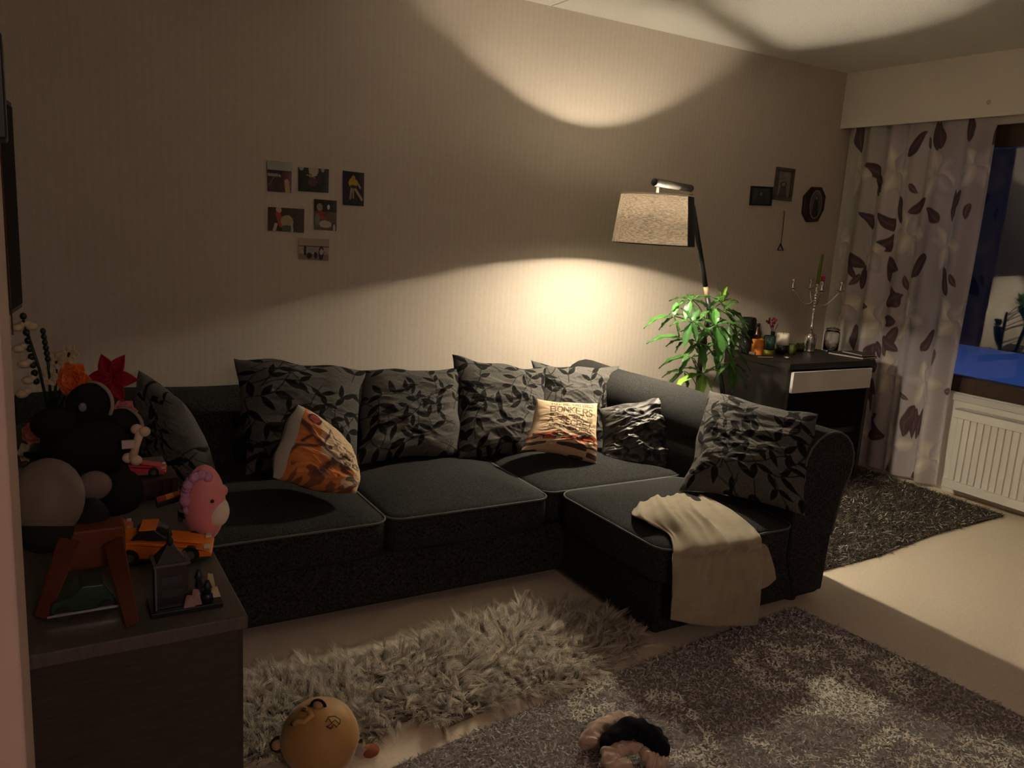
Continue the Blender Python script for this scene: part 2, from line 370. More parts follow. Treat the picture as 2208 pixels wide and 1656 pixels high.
def extrude_prof(P, ax, a, b, n, wob=.0):
    P = np.array(P); o = [i for i in range(3) if i != ax]; V = np.zeros((n+1, len(P), 3)); Y = np.linspace(a, b, n+1)
    for i, y in enumerate(Y):
        s = 1.0
        V[i, :, ax] = y; V[i, :, o[0]] = P[:, 0]; V[i, :, o[1]] = P[:, 1]+wob*math.sin(y*7)*(P[:, 1] > .4)
    m = len(P); F = [(i*m+k, i*m+(k+1) % m, (i+1)*m+(k+1) % m, (i+1)*m+k) for i in range(n) for k in range(m)]
    F += [tuple(range(m-1, -1, -1)), tuple(n*m+k for k in range(m))]
    return V.reshape(-1, 3), F
RP = roll_profile(2.475, 2.70, .708, .135)
V_, F_ = extrude_prof(RP, 1, 1.965, 3.62, 24, .004)
sb = B().add(V_, F_).obj('side_backrest', M['sofa'], sofa, bevel=.008, seg=2, label='rolled side backrest that ends in a flared arm')
arc = [(p[0], 1.966, p[1]) for p in RP[1:17]]
B().tube(arc, .0042, 7).obj('piping', M['piping'], sb, smooth=True)
BP = roll_profile(3.36, 3.56, .675, .125)
V_, F_ = extrude_prof([(a, b) for a, b in BP], 0, -.06, 2.60, 30, .006)
B().add(V_, F_).obj('backrest', M['sofa'], sofa, bevel=.006)
AP = [(.07-(p[0]-2.475)*.6, p[1]*.82+.01) for p in RP]
V_, F_ = extrude_prof(AP, 1, 2.52, 3.60, 16)
B().add(V_, F_).obj('armrest', M['sofa'], sofa, bevel=.006)
for x, y in ((2.60, 2.04), (1.95, 2.10), (2.62, 3.5), (.0, 2.70), (1.0, 2.72), (.0, 3.5), (1.3, 3.5)):
    B().lathe([(.028, 0), (.034, .025), (.036, .04)], (x, y, 0), 16).obj('foot', mat('foot_wood', (.045, .012, .008), .5) if 'foot' not in M else M['foot'], sofa, smooth=True, bevel=.002)

# ------------------------------------------------------------------ throw cushions
def cushion(name, label, TL, TR, BR, BL, T, colfn, mt, pinch=.10, n=150, wr=.0085, seed=0, group=None, cat='cushion', sag=0, wfreq=2.4, fold=None, ears=.0):
    TL, TR, BR, BL = [np.array(p, float) for p in (TL, TR, BR, BL)]
    g = np.linspace(-1, 1, n); U, V = np.meshgrid(g, g, indexing='ij')
    Up = U*(1-pinch*(1-V**2)); Vp = V*(1-pinch*(1-U**2))
    a = (Up+1)/2; b = (Vp+1)/2
    oa, ob = vnoise(U*2.2+7, V*2.2, seed+31)-.5, vnoise(U*2.2, V*2.2+5, seed+32)-.5; a = a+oa*.045; b = b+ob*.055
    P = ((1-a)*(1-b))[..., None]*BL+(a*(1-b))[..., None]*BR+(a*b)[..., None]*TR+((1-a)*b)[..., None]*TL
    nrm = np.cross(TR-TL, BL-TL); nrm /= np.linalg.norm(nrm)
    if nrm@(np.array([1.2, .2, 1.2])-TL) < 0: nrm = -nrm          # front side looks into the room
    e = np.clip((1-np.abs(U)**2.6), 0, 1)**.55*np.clip((1-np.abs(V)**2.6), 0, 1)**.55
    ww = np.zeros_like(U)
    for k, (fq, am) in enumerate(((wfreq, 1.0), (wfreq*2.1, .5), (wfreq*4.3, .22))):
        ww += am*(1-2*np.abs(vnoise(U*fq*.6+V*fq+9, V*fq*1.3-U*fq*.4+5, seed+k*3)*2-1))
    rim = np.clip(1.4-np.hypot(U, V)*.2, .5, 1)
    ft = T*.5*e+wr*ww*(.25+.75*e**.5)*np.clip(3*(1-np.maximum(np.abs(U), np.abs(V))), 0, 1)
    if fold is not None: ft = ft+fold(U, V)*e**.5
    bt = -T*.5*e
    Pf = P+ft[..., None]*nrm; Pb = P+bt[..., None]*nrm
    if sag: Pf[..., 2] -= sag*(1-V)*e*.5*0
    C = colfn(U, V); b_ = B(); b_.grid(Pf, C); Cb = np.broadcast_to(C.reshape(-1, 3).mean(0), C.shape).copy()
    st = 5; idx = np.unique(np.r_[np.arange(0, n, st), n-1]); b_.grid(Pb[np.ix_(idx, idx)][:, ::-1], C[np.ix_(idx, idx)][:, ::-1])
    # outer border seam
    loop = np.concatenate([Pf[:, 0], Pf[-1, 1:], Pf[::-1, -1][1:], Pf[0, ::-1][1:-1]])[::4]
    cush = b_.obj(name, mt, None, smooth=True, fix=False)
    tag(cush, label, cat, group)
    return cush
def leaves(seed, n_stem=26, leafL=.33, base=(.088, .084, .078), dark=(.010, .0095, .009)):
    r = random.Random(seed); items = []; stems = []
    for s in range(n_stem):
        x, y = r.uniform(-1.1, 1.0), r.uniform(-1.1, .9); a = r.uniform(0, 2*PI); cur = r.uniform(-.5, .5); side = 1
        for k in range(5):
            nx, ny = x+.21*math.cos(a), y+.21*math.sin(a); stems.append(((x, y), (nx, ny)))
            if all((nx-q[0])**2+(ny-q[1])**2 > .034 for q in items):
                for sg in ((1, -1) if k % 2 == 0 else (side,)):
                    la = a+sg*r.uniform(.5, .95); items.append((nx, ny, la, leafL*r.uniform(.75, 1.05)))
            side = -side; x, y = nx, ny; a += cur
    def fn(U, V):
        m = np.zeros_like(U); ring = np.zeros_like(U)
        for a, b in stems: m = np.maximum(m, np.clip(1.4-segdist(U, V, a, b)/.009, 0, 1))
        for x, y, a, Ln in items:
            du = (U-x)*math.cos(a)+(V-y)*math.sin(a); dv = -(U-x)*math.sin(a)+(V-y)*math.cos(a); t = du/Ln
            hw = .19*Ln*np.sin(np.clip(t, 0, 1)*PI)**.8*(1.25-.5*t); inside = (t > 0) & (t < 1)
            q = np.where(inside, hw-np.abs(dv), -1); m = np.maximum(m, np.clip(q/.012+.3, 0, 1)); ring = np.maximum(ring, np.where(inside, np.clip(1-np.abs(q+.008)/.012, 0, 1), 0))
        C = np.array(base)*(1+.35*ring[..., None]*(1-m[..., None])); return C*(1-m[..., None])+np.array(dark)*m[..., None]
    return fn
gl = 'leaf-patterned back cushions on the sofa'
Yb = 3.27
def q4(pts): return [at(p[0], p[1], 1, p[2]) for p in pts]
cushion('cushion', 'black leaf-patterned cushion with a pointed top, leftmost, behind the toys on the cabinet', *q4([(300, 800, 3.15), (392, 868, 2.95), (474, 1045, 2.80), (330, 1075, 2.95)]), .16, leaves(3), M['leafcloth'], group=gl, pinch=-.02, seed=3)
cushion('cushion', 'wide black leaf-patterned cushion with a raised left corner, behind the orange tree-print cushion', *q4([(508, 768, 3.36), (786, 798, 3.30), (768, 990, 3.05), (528, 1030, 3.02)]), .17, leaves(11), M['leafcloth'], group=gl, pinch=.04, seed=5)
cushion('cushion', 'square leaf-patterned cushion, second from the left along the back of the sofa', *q4([(780, 800, 3.33), (1000, 790, 3.33), (990, 980, 3.06), (768, 1000, 3.05)]), .16, leaves(15), M['leafcloth'], group=gl, pinch=.045, seed=6)
cushion('cushion', 'leaf-patterned cushion with a peaked left corner, directly left of the text-print cushion', *q4([(973, 768, 3.36), (1178, 795, 3.33), (1172, 990, 3.05), (985, 985, 3.04)]), .17, leaves(21), M['leafcloth'], group=gl, pinch=.07, seed=7)
cushion('cushion', 'leaf-patterned cushion with two pricked corners in the sofa corner, behind the text-print cushion', *q4([(1144, 776, 3.40), (1334, 790, 3.34), (1302, 985, 3.14), (1166, 985, 3.16)]), .16, leaves(29), M['leafcloth'], group=gl, pinch=.10, seed=8)
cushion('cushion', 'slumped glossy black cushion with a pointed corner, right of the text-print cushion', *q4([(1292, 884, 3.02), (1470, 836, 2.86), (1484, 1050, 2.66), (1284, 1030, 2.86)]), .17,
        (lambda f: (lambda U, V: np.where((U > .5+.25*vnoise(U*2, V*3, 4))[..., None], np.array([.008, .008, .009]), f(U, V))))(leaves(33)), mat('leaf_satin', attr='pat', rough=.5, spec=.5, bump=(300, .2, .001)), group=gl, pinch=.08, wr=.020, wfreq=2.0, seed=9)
cushion('cushion', 'large leaf-patterned cushion leaning on the side backrest beside the fleece throw', *[at(1532, 838, 0, 2.60), at(1764, 896, 0, 2.60), at(1738, 1112, 0, 2.44), at(1466, 1058, 2, .40)], .15, leaves(41), M['leafcloth'], group=gl, pinch=.07, seed=10, wr=.008)
def text_print(U, V):
    base = np.array([.66, .50, .32]); C = np.broadcast_to(base, U.shape+(3,)).copy()
    v = vnoise(U*3, V*3, 2); lowm = np.clip((-.28-V+.12*(v-.5))/.05, 0, 1)
    t = vnoise(U*7, V*9, 5); redd = np.where((t > .55)[..., None], np.array([.45, .10, .04]), np.where((t > .36)[..., None], np.array([.10, .05, .04]), np.array([.60, .42, .28])))
    band = lowm*np.clip((V+.62)/.06, 0, 1); C = C*(1-band[..., None])+redd*band[..., None]
    dark = np.clip((-.60-V)/.05, 0, 1); t2 = vnoise(U*2.5, V*8, 8); C2 = np.where((t2 > .5)[..., None], np.array([.07, .045, .04]), np.array([.52, .36, .24])); C = C*(1-dark[..., None])+C2*dark[..., None]
    m = np.zeros_like(U)
    for s, y, h, x0, wd, th in (("YOU'RE ENTIRELY", .74, .12, -.66, 1.42, .014), ('BONKERS', .42, .24, -.66, 1.35, .02), ("BUT I'LL TELL YOU", .24, .11, -.66, 1.35, .012), ('A SECRET', -.02, .19, -.70, 1.40, .018), ('ALL THE BEST PEOPLE', -.20, .11, -.66, 1.35, .012)):
        m = np.maximum(m, text_mask(U, V, s, x0, y, h, wd, th))
    sq = (np.abs((U-.62)*.8+(V+.36)*.6) < .13) & (np.abs(-(U-.62)*.6+(V+.36)*.8) < .13); C[sq] = C[sq]*.75
    return C*(1-m[..., None]*.85)+np.array([.05, .03, .02])*m[..., None]*.85
cushion('cushion', 'small cream cushion printed with words and a red band, standing in the sofa corner', *q4([(1160, 858, 3.0), (1290, 872, 2.98), (1288, 1000, 2.78), (1122, 974, 2.86)]), .13, text_print, M['print'], pinch=.09, wr=.0032, n=260, seed=14, wfreq=3.6)
def tree_print(U, V):
    base = np.array([.62, .46, .30]); C = np.broadcast_to(base, U.shape+(3,)).copy()
    n1 = vnoise(U*4, V*4, 1); n2 = vnoise(U*9+3, V*9, 6)
    org = np.clip(((.0-U)*1.2+(-.15-V)*.9+1.0*(n1-.35))/.25, 0, 1); C = C*(1-org[..., None])+np.array([.58, .20, .06])*org[..., None]
    m = np.zeros_like(U)
    for a, b, th in (((-.9, .45), (-.3, .0), .06), ((-.3, .0), (.1, -.3), .055), ((.1, -.3), (.55, -.62), .045), ((.1, -.3), (-.25, -.75), .10), ((-.3, 0), (-.1, .5), .03), ((-.1, .5), (.1, .2), .02), ((-.1, .3), (.25, .35), .018), ((-.3, 0), (-.8, -.2), .04), ((-.8, -.2), (-.9, -.5), .03), ((.1, -.3), (.35, -.05), .05), ((-.55, .2), (-.75, -.05), .03), ((.3, -.5), (.8, -.7), .03)):
        m = np.maximum(m, np.clip(1.5-segdist(U+.05*(n2-.5), V+.05*(n1-.5), a, b)/th, 0, 1))
    m = np.maximum(m, np.clip((n2-.62)/.05, 0, 1)*np.clip((.5-np.hypot(U-.2, V+.1))/.1, 0, 1)); m = np.maximum(m, .8*np.clip((n2-.55)/.05, 0, 1)*np.clip((-.55-V)/.1, 0, 1))
    C = C*(1-.85*m[..., None])+np.array([.06, .04, .045])*.85*m[..., None]
    d = np.hypot((U+.58)/.20, (V-.62)/.20); hd = np.clip((1-d)/.12, 0, 1)[..., None]; face = np.where((d < .62)[..., None], np.array([.33, .05, .035]), np.array([.06, .03, .035])); C = C*(1-hd)+face*hd
    t = np.maximum.reduce([text_mask(U, V, 'IF YOU', .02, .10, .15, .62, .018), text_mask(U, V, 'KNEW', .16, -.12, .13, .45, .016), text_mask(U, V, 'WOULD', .28, -.34, .12, .5, .016)])
    C = C*(1-.8*t[..., None])+np.array([.06, .03, .02])*.8*t[..., None]
    side = (U < -.86); C[side] = np.array([.50, .46, .40]); return C
cushion('cushion', 'orange tree-print cushion standing tilted on the middle of the seat', *[at(643, 868, 1, 2.92), at(745, 962, 1, 2.92), at(772, 1066, 1, 2.66), at(586, 1030, 1, 2.74)], .17, tree_print, M['print'], pinch=-.09, wr=.006, n=260, seed=17, wfreq=2.6)

# ------------------------------------------------------------------ fleece throw
def throw():
    rows = [  # from the seat down over the front edge; each row left -> right
        [at(1362, 1100, 2, .395), at(1400, 1080, 2, .405), at(1440, 1075, 2, .405), at(1480, 1070, 2, .405), at(1515, 1066, 2, .405)],
        [at(1372, 1118, 2, .40), at(1430, 1112, 2, .42), at(1470, 1108, 2, .42), at(1515, 1100, 2, .415), at(1575, 1096, 2, .41)],
        [at(1438, 1150, 2, .388), at(1470, 1150, 2, .398), at(1520, 1142, 2, .400), at(1570, 1136, 2, .398), at(1618, 1128, 2, .393)],
        [at(1452, 1186, 2, .374), at(1500, 1184, 2, .378), at(1550, 1176, 2, .378), at(1600, 1168, 2, .378), at(1636, 1160, 2, .374)],
        [at(1452, 1210, 1, 1.905), at(1500, 1206, 1, 1.895), at(1552, 1200, 1, 1.89), at(1600, 1194, 1, 1.90), at(1640, 1186, 1, 1.91)],
        [at(1450, 1270, 1, 1.90), at(1502, 1262, 1, 1.87), at(1550, 1262, 1, 1.89), at(1600, 1256, 1, 1.87), at(1638, 1250, 1, 1.90)],
        [at(1446, 1336, 1, 1.895), at(1496, 1346, 1, 1.86), at(1545, 1349, 1, 1.885), at(1592, 1350, 1, 1.855), at(1630, 1344, 1, 1.89)]]
    R = np.array(rows)
    def cr(P, t):
        n = len(P)-1; i = min(int(t*n), n-1); f = t*n-i; p0 = P[max(i-1, 0)]; p1 = P[i]; p2 = P[i+1]; p3 = P[min(i+2, n)]
        return .5*((2*p1)+(-p0+p2)*f+(2*p0-5*p1+4*p2-p3)*f*f+(-p0+3*p1-3*p2+p3)*f**3)
    na, nb = 90, 60; G = np.zeros((na, nb, 3))
    for i in range(na):
        row = np.array([cr(R[:, j], i/(na-1)) for j in range(5)])
        for j in range(nb): G[i, j] = cr(row, j/(nb-1))
    a = np.linspace(0, 1, na)[:, None]; b = np.linspace(0, 1, nb)[None]
    w = np.abs(vnoise(b*4.6+a*1.8, a*1.8-b*.6+3, 3)*2-1); w2 = np.abs(vnoise(b*9+a*4, a*3, 8)*2-1)
    Tu = np.gradient(G, axis=0); Tv = np.gradient(G, axis=1); Nn = np.cross(Tu, Tv); Nn /= np.linalg.norm(Nn, axis=2)[..., None]+1e-9
    if Nn[10, 30, 2] < 0: Nn = -Nn
    G = G+Nn*(.022*((1-w)**2-.40)*(1-.4*a)+.009*((1-w2)**2-.3))[..., None]
    o = B().grid(G).obj('fleece_throw', M['throw'], None, smooth=True, fix=False, solid=.006)
    tag(o, 'beige fleece throw draped over the front edge of the chaise seat', 'blanket')
    # a second layer showing at the right of the hanging part
    T2 = np.array([[at(1600, 1180, 1, 1.915), at(1642, 1172, 1, 1.93), at(1655, 1180, 1, 1.93)], [at(1600, 1225, 1, 1.915), at(1648, 1220, 1, 1.925), at(1668, 1222, 1, 1.93)], [at(1600, 1270, 1, 1.915), at(1645, 1268, 1, 1.925), at(1672, 1248, 1, 1.93)]])
    g = np.zeros((20, 20, 3))
    for i in range(20):
        row = np.array([cr(T2[:, j], i/19) for j in range(3)])
        for j in range(20): g[i, j] = cr(row, j/19)
    B().grid(g).obj('inner_fold', M['throw'], o, smooth=True, fix=False, solid=.006)
throw()

# ------------------------------------------------------------------ floor lamp
def shade_mat(front, back_, tl, tcol, attr=None):
    m = bpy.data.materials.new('lamp_shade_cloth'); m.use_nodes = True; nt = m.node_tree; N = nt.nodes; Lk = nt.links; p = N['Principled BSDF']
    p.inputs['Roughness'].default_value = .9; p.inputs['Specular IOR Level'].default_value = .1; p.inputs['Base Color'].default_value = (*front, 1)
    t = N.new('ShaderNodeBsdfTranslucent'); ms = N.new('ShaderNodeMixShader'); ms.inputs[0].default_value = tl
    if attr:
        tc = N.new('ShaderNodeTexCoord'); mp = N.new('ShaderNodeMapping'); mp.inputs['Scale'].default_value = (60, 60, 420); Lk.new(tc.outputs['Object'], mp.inputs[0])
        n = N.new('ShaderNodeTexNoise'); n.inputs['Scale'].default_value = 1; n.inputs['Detail'].default_value = 3; Lk.new(mp.outputs[0], n.inputs['Vector'])
        cr = N.new('ShaderNodeValToRGB'); cr.color_ramp.elements[0].position = .36; cr.color_ramp.elements[1].position = .64
        cr.color_ramp.elements[0].color = (*[c*.45 for c in tcol], 1); cr.color_ramp.elements[1].color = (*[min(1, c*1.5) for c in tcol], 1)
        Lk.new(n.outputs['Fac'], cr.inputs[0]); Lk.new(cr.outputs[0], t.inputs[0])
    else: t.inputs[0].default_value = (*tcol, 1)
    Lk.new(p.outputs[0], ms.inputs[1]); Lk.new(t.outputs[0], ms.inputs[2]); Lk.new(ms.outputs[0], N['Material Output'].inputs[0]); return m
lx, ly, lz = LAMP
def bulb_mat():     # lamp whose ends shine brighter than its waist
    m = bpy.data.materials.new('glowing_bulb'); m.use_nodes = True; nt = m.node_tree; N = nt.nodes; Lk = nt.links; N.remove(N['Principled BSDF'])
    e = N.new('ShaderNodeEmission'); e.inputs[0].default_value = (*LIGHT_COL, 1); tc = N.new('ShaderNodeTexCoord'); sx = N.new('ShaderNodeSeparateXYZ'); Lk.new(tc.outputs['Normal'], sx.inputs[0])
    q = sx.outputs['Z']
    def mm(op, a, b):
        n = N.new('ShaderNodeMath'); n.operation = op
        for i, v in enumerate((a, b)):
            if isinstance(v, (int, float)): n.inputs[i].default_value = v
            else: Lk.new(v, n.inputs[i])
        return n.outputs[0]
    z2 = mm('MULTIPLY', q, q); z4 = mm('MULTIPLY', z2, z2); z8 = mm('MULTIPLY', z4, z4); st = mm('MULTIPLY', mm('ADD', mm('MULTIPLY', z8, .99), .01), BULB_STRENGTH)
    Lk.new(st, e.inputs[1]); Lk.new(e.outputs[0], N['Material Output'].inputs[0]); return m
lamp = thing('floor_lamp', 'lit floor lamp with grey fabric drum shade on a leaning black pole', 'lamp', (3.545, 3.25, .0085))
ZB, ZT, RB, RT = 1.364, 1.593, .195, .170
def cone(r0, z0, r1, z1, n=96, k=8, a0=0, a1=2*PI):
    A = np.linspace(a0, a1, n+1); T = np.linspace(0, 1, k+1)[:, None]; R = r0+(r1-r0)*T
    return np.stack([lx+R*np.cos(A), ly+R*np.sin(A), np.broadcast_to(z0+(z1-z0)*T, (k+1, n+1))], 2)
SHADE_T = .125
B().grid(cone(RB, ZB, RT, ZT)).obj('lamp_shade', shade_mat((.09, .082, .075), None, .5, (SHADE_T*1.0, SHADE_T*.86, SHADE_T*.72), True), lamp, smooth=True, label='grey woven fabric drum shade')
B().grid(cone(RB-.004, ZB+.002, RT-.004, ZT-.002)).obj('shade_lining', shade_mat((.86, .84, .80), None, .26, (.8, .74, .66)), lamp, smooth=True, label='white inner lining of the shade')
sa = math.atan2(-.62, .78)
B().grid(cone(RB+.002, ZB, RT+.002, ZT, 24, 6, math.radians(-76), math.radians(-20))).obj('shade_seam', shade_mat((.035, .032, .03), None, .05, (.1, .1, .1)), lamp, smooth=True, label='dark overlapping seam of the shade')
B().tube([(lx+RT*math.cos(t), ly+RT*math.sin(t), ZT) for t in np.linspace(0, 2*PI, 65)[:-1]], .0035, 6, closed=True).obj('shade_rim', mat('white_rim', (.8, .77, .70), .5), lamp, smooth=True, label='pale upper rim')
B().tube([(lx+RB*math.cos(t), ly+RB*math.sin(t), ZB) for t in np.linspace(0, 2*PI, 65)[:-1]], .0025, 6, closed=True).obj('shade_rim', M['black'], lamp, smooth=True)
EL = np.array([2.923, 3.211, 1.650]); E0 = np.array([lx, ly, 1.650]); E0 = E0-(EL-E0)*.11
ht = B(); ht.tube([E0, (E0+EL)/2, EL], .018, 20, cap=False)
ht.tube([EL, (E0+EL)/2, E0], .0155, 20, cap=False)
ht.obj('arm', mat('arm_paint', (.06, .055, .05), .35), lamp, smooth=True, label='short horizontal tube arm open at the end')
sp = B().tube([(lx, ly, 1.640), (lx, ly, 1.515)], .007, 10)
for k in range(3):
    t = 2*PI*k/3+.4; sp.tube([(lx, ly, 1.57), (lx+(RT-.005)*math.cos(t), ly+(RT-.005)*math.sin(t), ZT-.003)], .0018, 6)
sp.lathe([(.008, 1.545), (.02, 1.54), (.021, 1.488), (.017, 1.484)], (lx, ly, 0), 20)
sp.obj('bulb_holder', M['whitepaint'], lamp, smooth=True)
B().ball((lx, ly, lz), (.032, .032, .034), 28).obj('bulb', bulb_mat(), lamp, smooth=True, label='glowing bulb')
pt, pb = EL+np.array([0, 0, -.012]), np.array((3.545, 3.25, .03)); pd = (pb-pt)
B().tube([pt+pd*.045, pt+pd*.30], .0135, 16).obj('pole', M['black'], lamp, smooth=True)
B().tube([pt+pd*.335, pb], .0135, 16).obj('pole', M['black'], lamp, smooth=True)
jw = mat('pole_wood', (.34, .23, .14), .5)
for a, b, r in ((.012, .045, .0125), (.30, .335, .0125)): B().tube([pt+pd*a, pt+pd*b], r, 16).obj('pole_joint', jw, lamp, smooth=True, label='pale wooden joint of the pole')
B().ball(EL, .0185, 16).obj('elbow', M['black'], lamp, smooth=True)
B().lathe([(.068, .0085), (.068, .022), (.06, .028), (.02, .034), (.018, .05)], (3.545, 3.25, 0), 40).obj('lamp_base', M['black'], lamp, smooth=True, bevel=.002)

# ------------------------------------------------------------------ potted plant
PX = at(1508, 800, 1, 3.36); px, py = PX[0], 3.36
plant = thing('potted_plant', 'bushy green houseplant with fans of glossy leaves behind the sofa, under the lamp', 'plant', (px, py, 0))
B().lathe([(.11, 0), (.14, .12), (.155, .30), (.15, .32), (.14, .30)], (px, py, 0), 32).obj('plant_pot', mat('pot', (.30, .27, .24), .6), plant, smooth=True)
B().lathe([(.138, .28), (.0, .285)], (px, py, 0), 24, cap=False).obj('soil', mat('soil', (.02, .013, .008), .95, bump=(60, 1, .01)), plant)
tr = B().tube([(px, py, .27), (px+.005, py, .55), (px-.004, py, .80), (px+.02, py-.02, 1.0)], [.017, .016, .014, .008], 10); tr.obj('trunk', mat('trunk', (.045, .035, .025), .8, bump=(80, .6)), plant, smooth=True)
def leaflet(hub, d, L, w, droop, curl=.0):
    n, mm = 9, 5; d = d/np.linalg.norm(d); upv = np.array([0, 0, 1.0]); s = np.cross(d, upv); s /= np.linalg.norm(s)+1e-9
    nn = np.cross(s, d); G = np.zeros((n, mm, 3)); p = hub.copy(); dir_ = d.copy()
    for i in range(n):
        t = i/(n-1); hw = w*.5*max(.03, math.sin(PI*min(1, t**.85*.96+.04))**.9)*(1 if t < .98 else .1)
        nl = np.cross(s, dir_)
        for j in range(mm):
            q = (j-(mm-1)/2)/((mm-1)/2); G[i, j] = p+s*hw*q+nl*(abs(q)*hw*.35+.004*math.sin(t*18+q*3))
        dir_ = dir_+np.array([0, 0, -droop/n*2.0]); dir_ /= np.linalg.norm(dir_); p = p+dir_*L/(n-1)
    return G
def compound(hub, dirs, col, wmul=1):
    b = B(); hub = np.array(hub)
    for d, L, droop in dirs:
        G = leaflet(hub+np.array(d)/np.linalg.norm(d)*.006, np.array(d, float), L, L*.40*wmul, droop)
        C = np.zeros(G.shape); v = rng.uniform(.8, 1.2); C[:] = np.array(col)*v; C[:, 2] *= 1.5; b.grid(G, C)
    return b
def dirs_for(vecs, n0=2):
    return vecs
pcam = np.array([r2, u2, fw])
def scr(dx, dy, dd=0):   # direction given as right / up as seen in the picture, plus depth
    return dx*np.array(r2)+dy*np.array(u2)+dd*np.array([fw[0], fw[1], 0])
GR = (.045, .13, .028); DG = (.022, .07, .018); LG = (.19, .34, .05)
hubs = [
 (1490, 647, 3.20, GR, [(-1, -.25, 0, .12), (-.9, .35, .2, .10), (.9, .45, -.2, .12), (1, -.15, 0, .11), (.1, .5, .8, .09), (-.4, -1, -.3, .10), (.35, -1, .2, .10)]),
 (1553, 655, 3.26, LG, [(.3, 1, 0, .09), (.9, .5, .2, .10), (-.1, 1, -.2, .08), (1, -.4, 0, .09), (.6, 1, .3, .08)]),
 (1453, 682, 3.22, GR, [(-1, .05, -.2, .155), (-.8, -.6, 0, .09), (.3, -1, 0, .10), (.9, .3, .3, .08), (.2, .9, .2, .08)]),
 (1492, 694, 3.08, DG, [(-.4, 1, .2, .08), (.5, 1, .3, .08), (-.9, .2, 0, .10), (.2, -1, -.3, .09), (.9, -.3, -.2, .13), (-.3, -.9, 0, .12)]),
 (1543, 700, 3.05, GR, [(.1, -1, -.2, .17), (-.9, -.5, -.2, .13), (-.9, .5, 0, .11), (.9, .3, .1, .13), (.9, -.5, 0, .13), (.1, 1, .3, .09), (.6, -1, 0, .15)]),
 (1477, 733, 3.14, GR, [(-1, .35, -.1, .18), (-1, .05, 0, .09), (-.6, -.5, 0, .07), (.4, .8, .1, .10), (.8, -.5, 0, .12)]),
 (1531, 668, 3.16, GR, [(.5, .8, 0, .10), (-.6, .8, .2, .09), (.9, 0, -.2, .13), (-.8, -.6, -.2, .10), (.2, -1, -.3, .11)]),
 (1563, 668, 3.22, GR, [(1, -.35, 0, .15), (1, -.05, .2, .11), (.5, -.9, -.2, .13), (-.4, .8, 0, .08), (.6, .6, .2, .09)]),
 (1572, 700, 3.12, DG, [(1, -.2, 0, .12), (.6, -1, 0, .14), (-.2, -1, -.2, .12), (.9, .4, .1, .10), (-.6, .6, .2, .08)]),
 (1507, 738, 3.10, GR, [(-.7, -.7, -.1, .12), (.2, -1, -.2, .13), (.9, -.5, 0, .13), (-.9, .3, 0, .09), (.5, .7, .2, .09)]),
 (1563, 748, 3.12, GR, [(1, -.45, 0, .17), (.4, -1, -.1, .14), (-.4, -1, 0, .12), (.9, .2, .2, .11), (-.7, .3, 0, .09)]),
 (1517, 806, 3.10, LG, [(-1, -.1, -.2, .17), (-.2, -1, -.1, .12), (.5, -.9, -.1, .10), (-.7, .5, .1, .10), (.7, .4, .2, .09)]),
 (1490, 770, 3.20, GR, [(-1, .05, 0, .16), (-.6, -.8, 0, .11), (.4, -.9, 0, .09), (.8, .2, .2, .09)]),
 (1573, 782, 3.16, GR, [(.1, -1, -.1, .14), (.7, -.9, 0, .15), (1, -.3, .1, .12), (-.6, -.6, 0, .11)]),
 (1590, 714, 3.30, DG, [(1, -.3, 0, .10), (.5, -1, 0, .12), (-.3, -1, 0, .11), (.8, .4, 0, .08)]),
 (1475, 800, 3.30, GR, [(-.7, -.6, 0, .12), (-1, .1, 0, .11), (.2, -1, 0, .10)]),
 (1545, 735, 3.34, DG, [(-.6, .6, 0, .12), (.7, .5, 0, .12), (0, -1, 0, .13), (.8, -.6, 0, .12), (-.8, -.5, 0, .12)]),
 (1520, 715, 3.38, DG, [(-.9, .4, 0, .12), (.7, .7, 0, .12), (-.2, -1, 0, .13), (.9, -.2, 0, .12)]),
]
stems = B()
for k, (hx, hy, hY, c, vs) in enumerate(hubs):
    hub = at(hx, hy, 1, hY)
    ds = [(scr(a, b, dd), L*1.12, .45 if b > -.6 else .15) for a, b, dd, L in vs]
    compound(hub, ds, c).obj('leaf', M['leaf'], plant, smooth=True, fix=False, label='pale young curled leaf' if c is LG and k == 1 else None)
    zt = min(.98, max(.55, hub[2]-.12)); a = np.array([px+.004*(k % 3), py, zt]); mid = (a+hub)/2+np.array([0, 0, .04])
    ts = np.linspace(0, 1, 7)[:, None]; stems.tube((1-ts)**2*a+2*ts*(1-ts)*mid+ts**2*hub, .0026, 6)
stems.obj('leaf_stalks', mat('stalk_green', (.09, .13, .04), .6), plant, smooth=True)

# ------------------------------------------------------------------ desk and what stands on it
desk = thing('desk', 'small black-brown desk with a white drawer front, in the corner by the curtain', 'desk', (3.99, 3.28, 0))
DX0, DX1, DY0, DY1, DZ = 3.62, 4.36, 3.03, 3.53, .75
bx((DX0, DY0, DZ-.034), (DX1, DY1, DZ)).obj('desktop', M['blackwood'], desk, bevel=.002)
bx((DX0, DY0+.01, 0), (DX0+.03, DY1, DZ-.034)).obj('side_panel', M['blackwood'], desk, bevel=.002)
bx((DX1-.03, DY0+.01, 0), (DX1, DY1, DZ-.034)).obj('side_panel', M['blackwood'], desk, bevel=.002)
bx((DX0+.03, DY1-.02, .33), (DX1-.03, DY1, DZ-.034)).obj('back_panel', M['blackwood'], desk)
dr = bx((DX0+.025, DY0-.012, DZ-.165), (DX1-.03, DY0+.008, DZ-.045)).obj('drawer', M['whitepaint'], desk, bevel=.002, label='white drawer front')
bx((DX0+.04, DY0+.008, DZ-.16), (DX1-.04, DY1-.05, DZ-.05)).obj('drawer_box', M['blackwood'], dr)
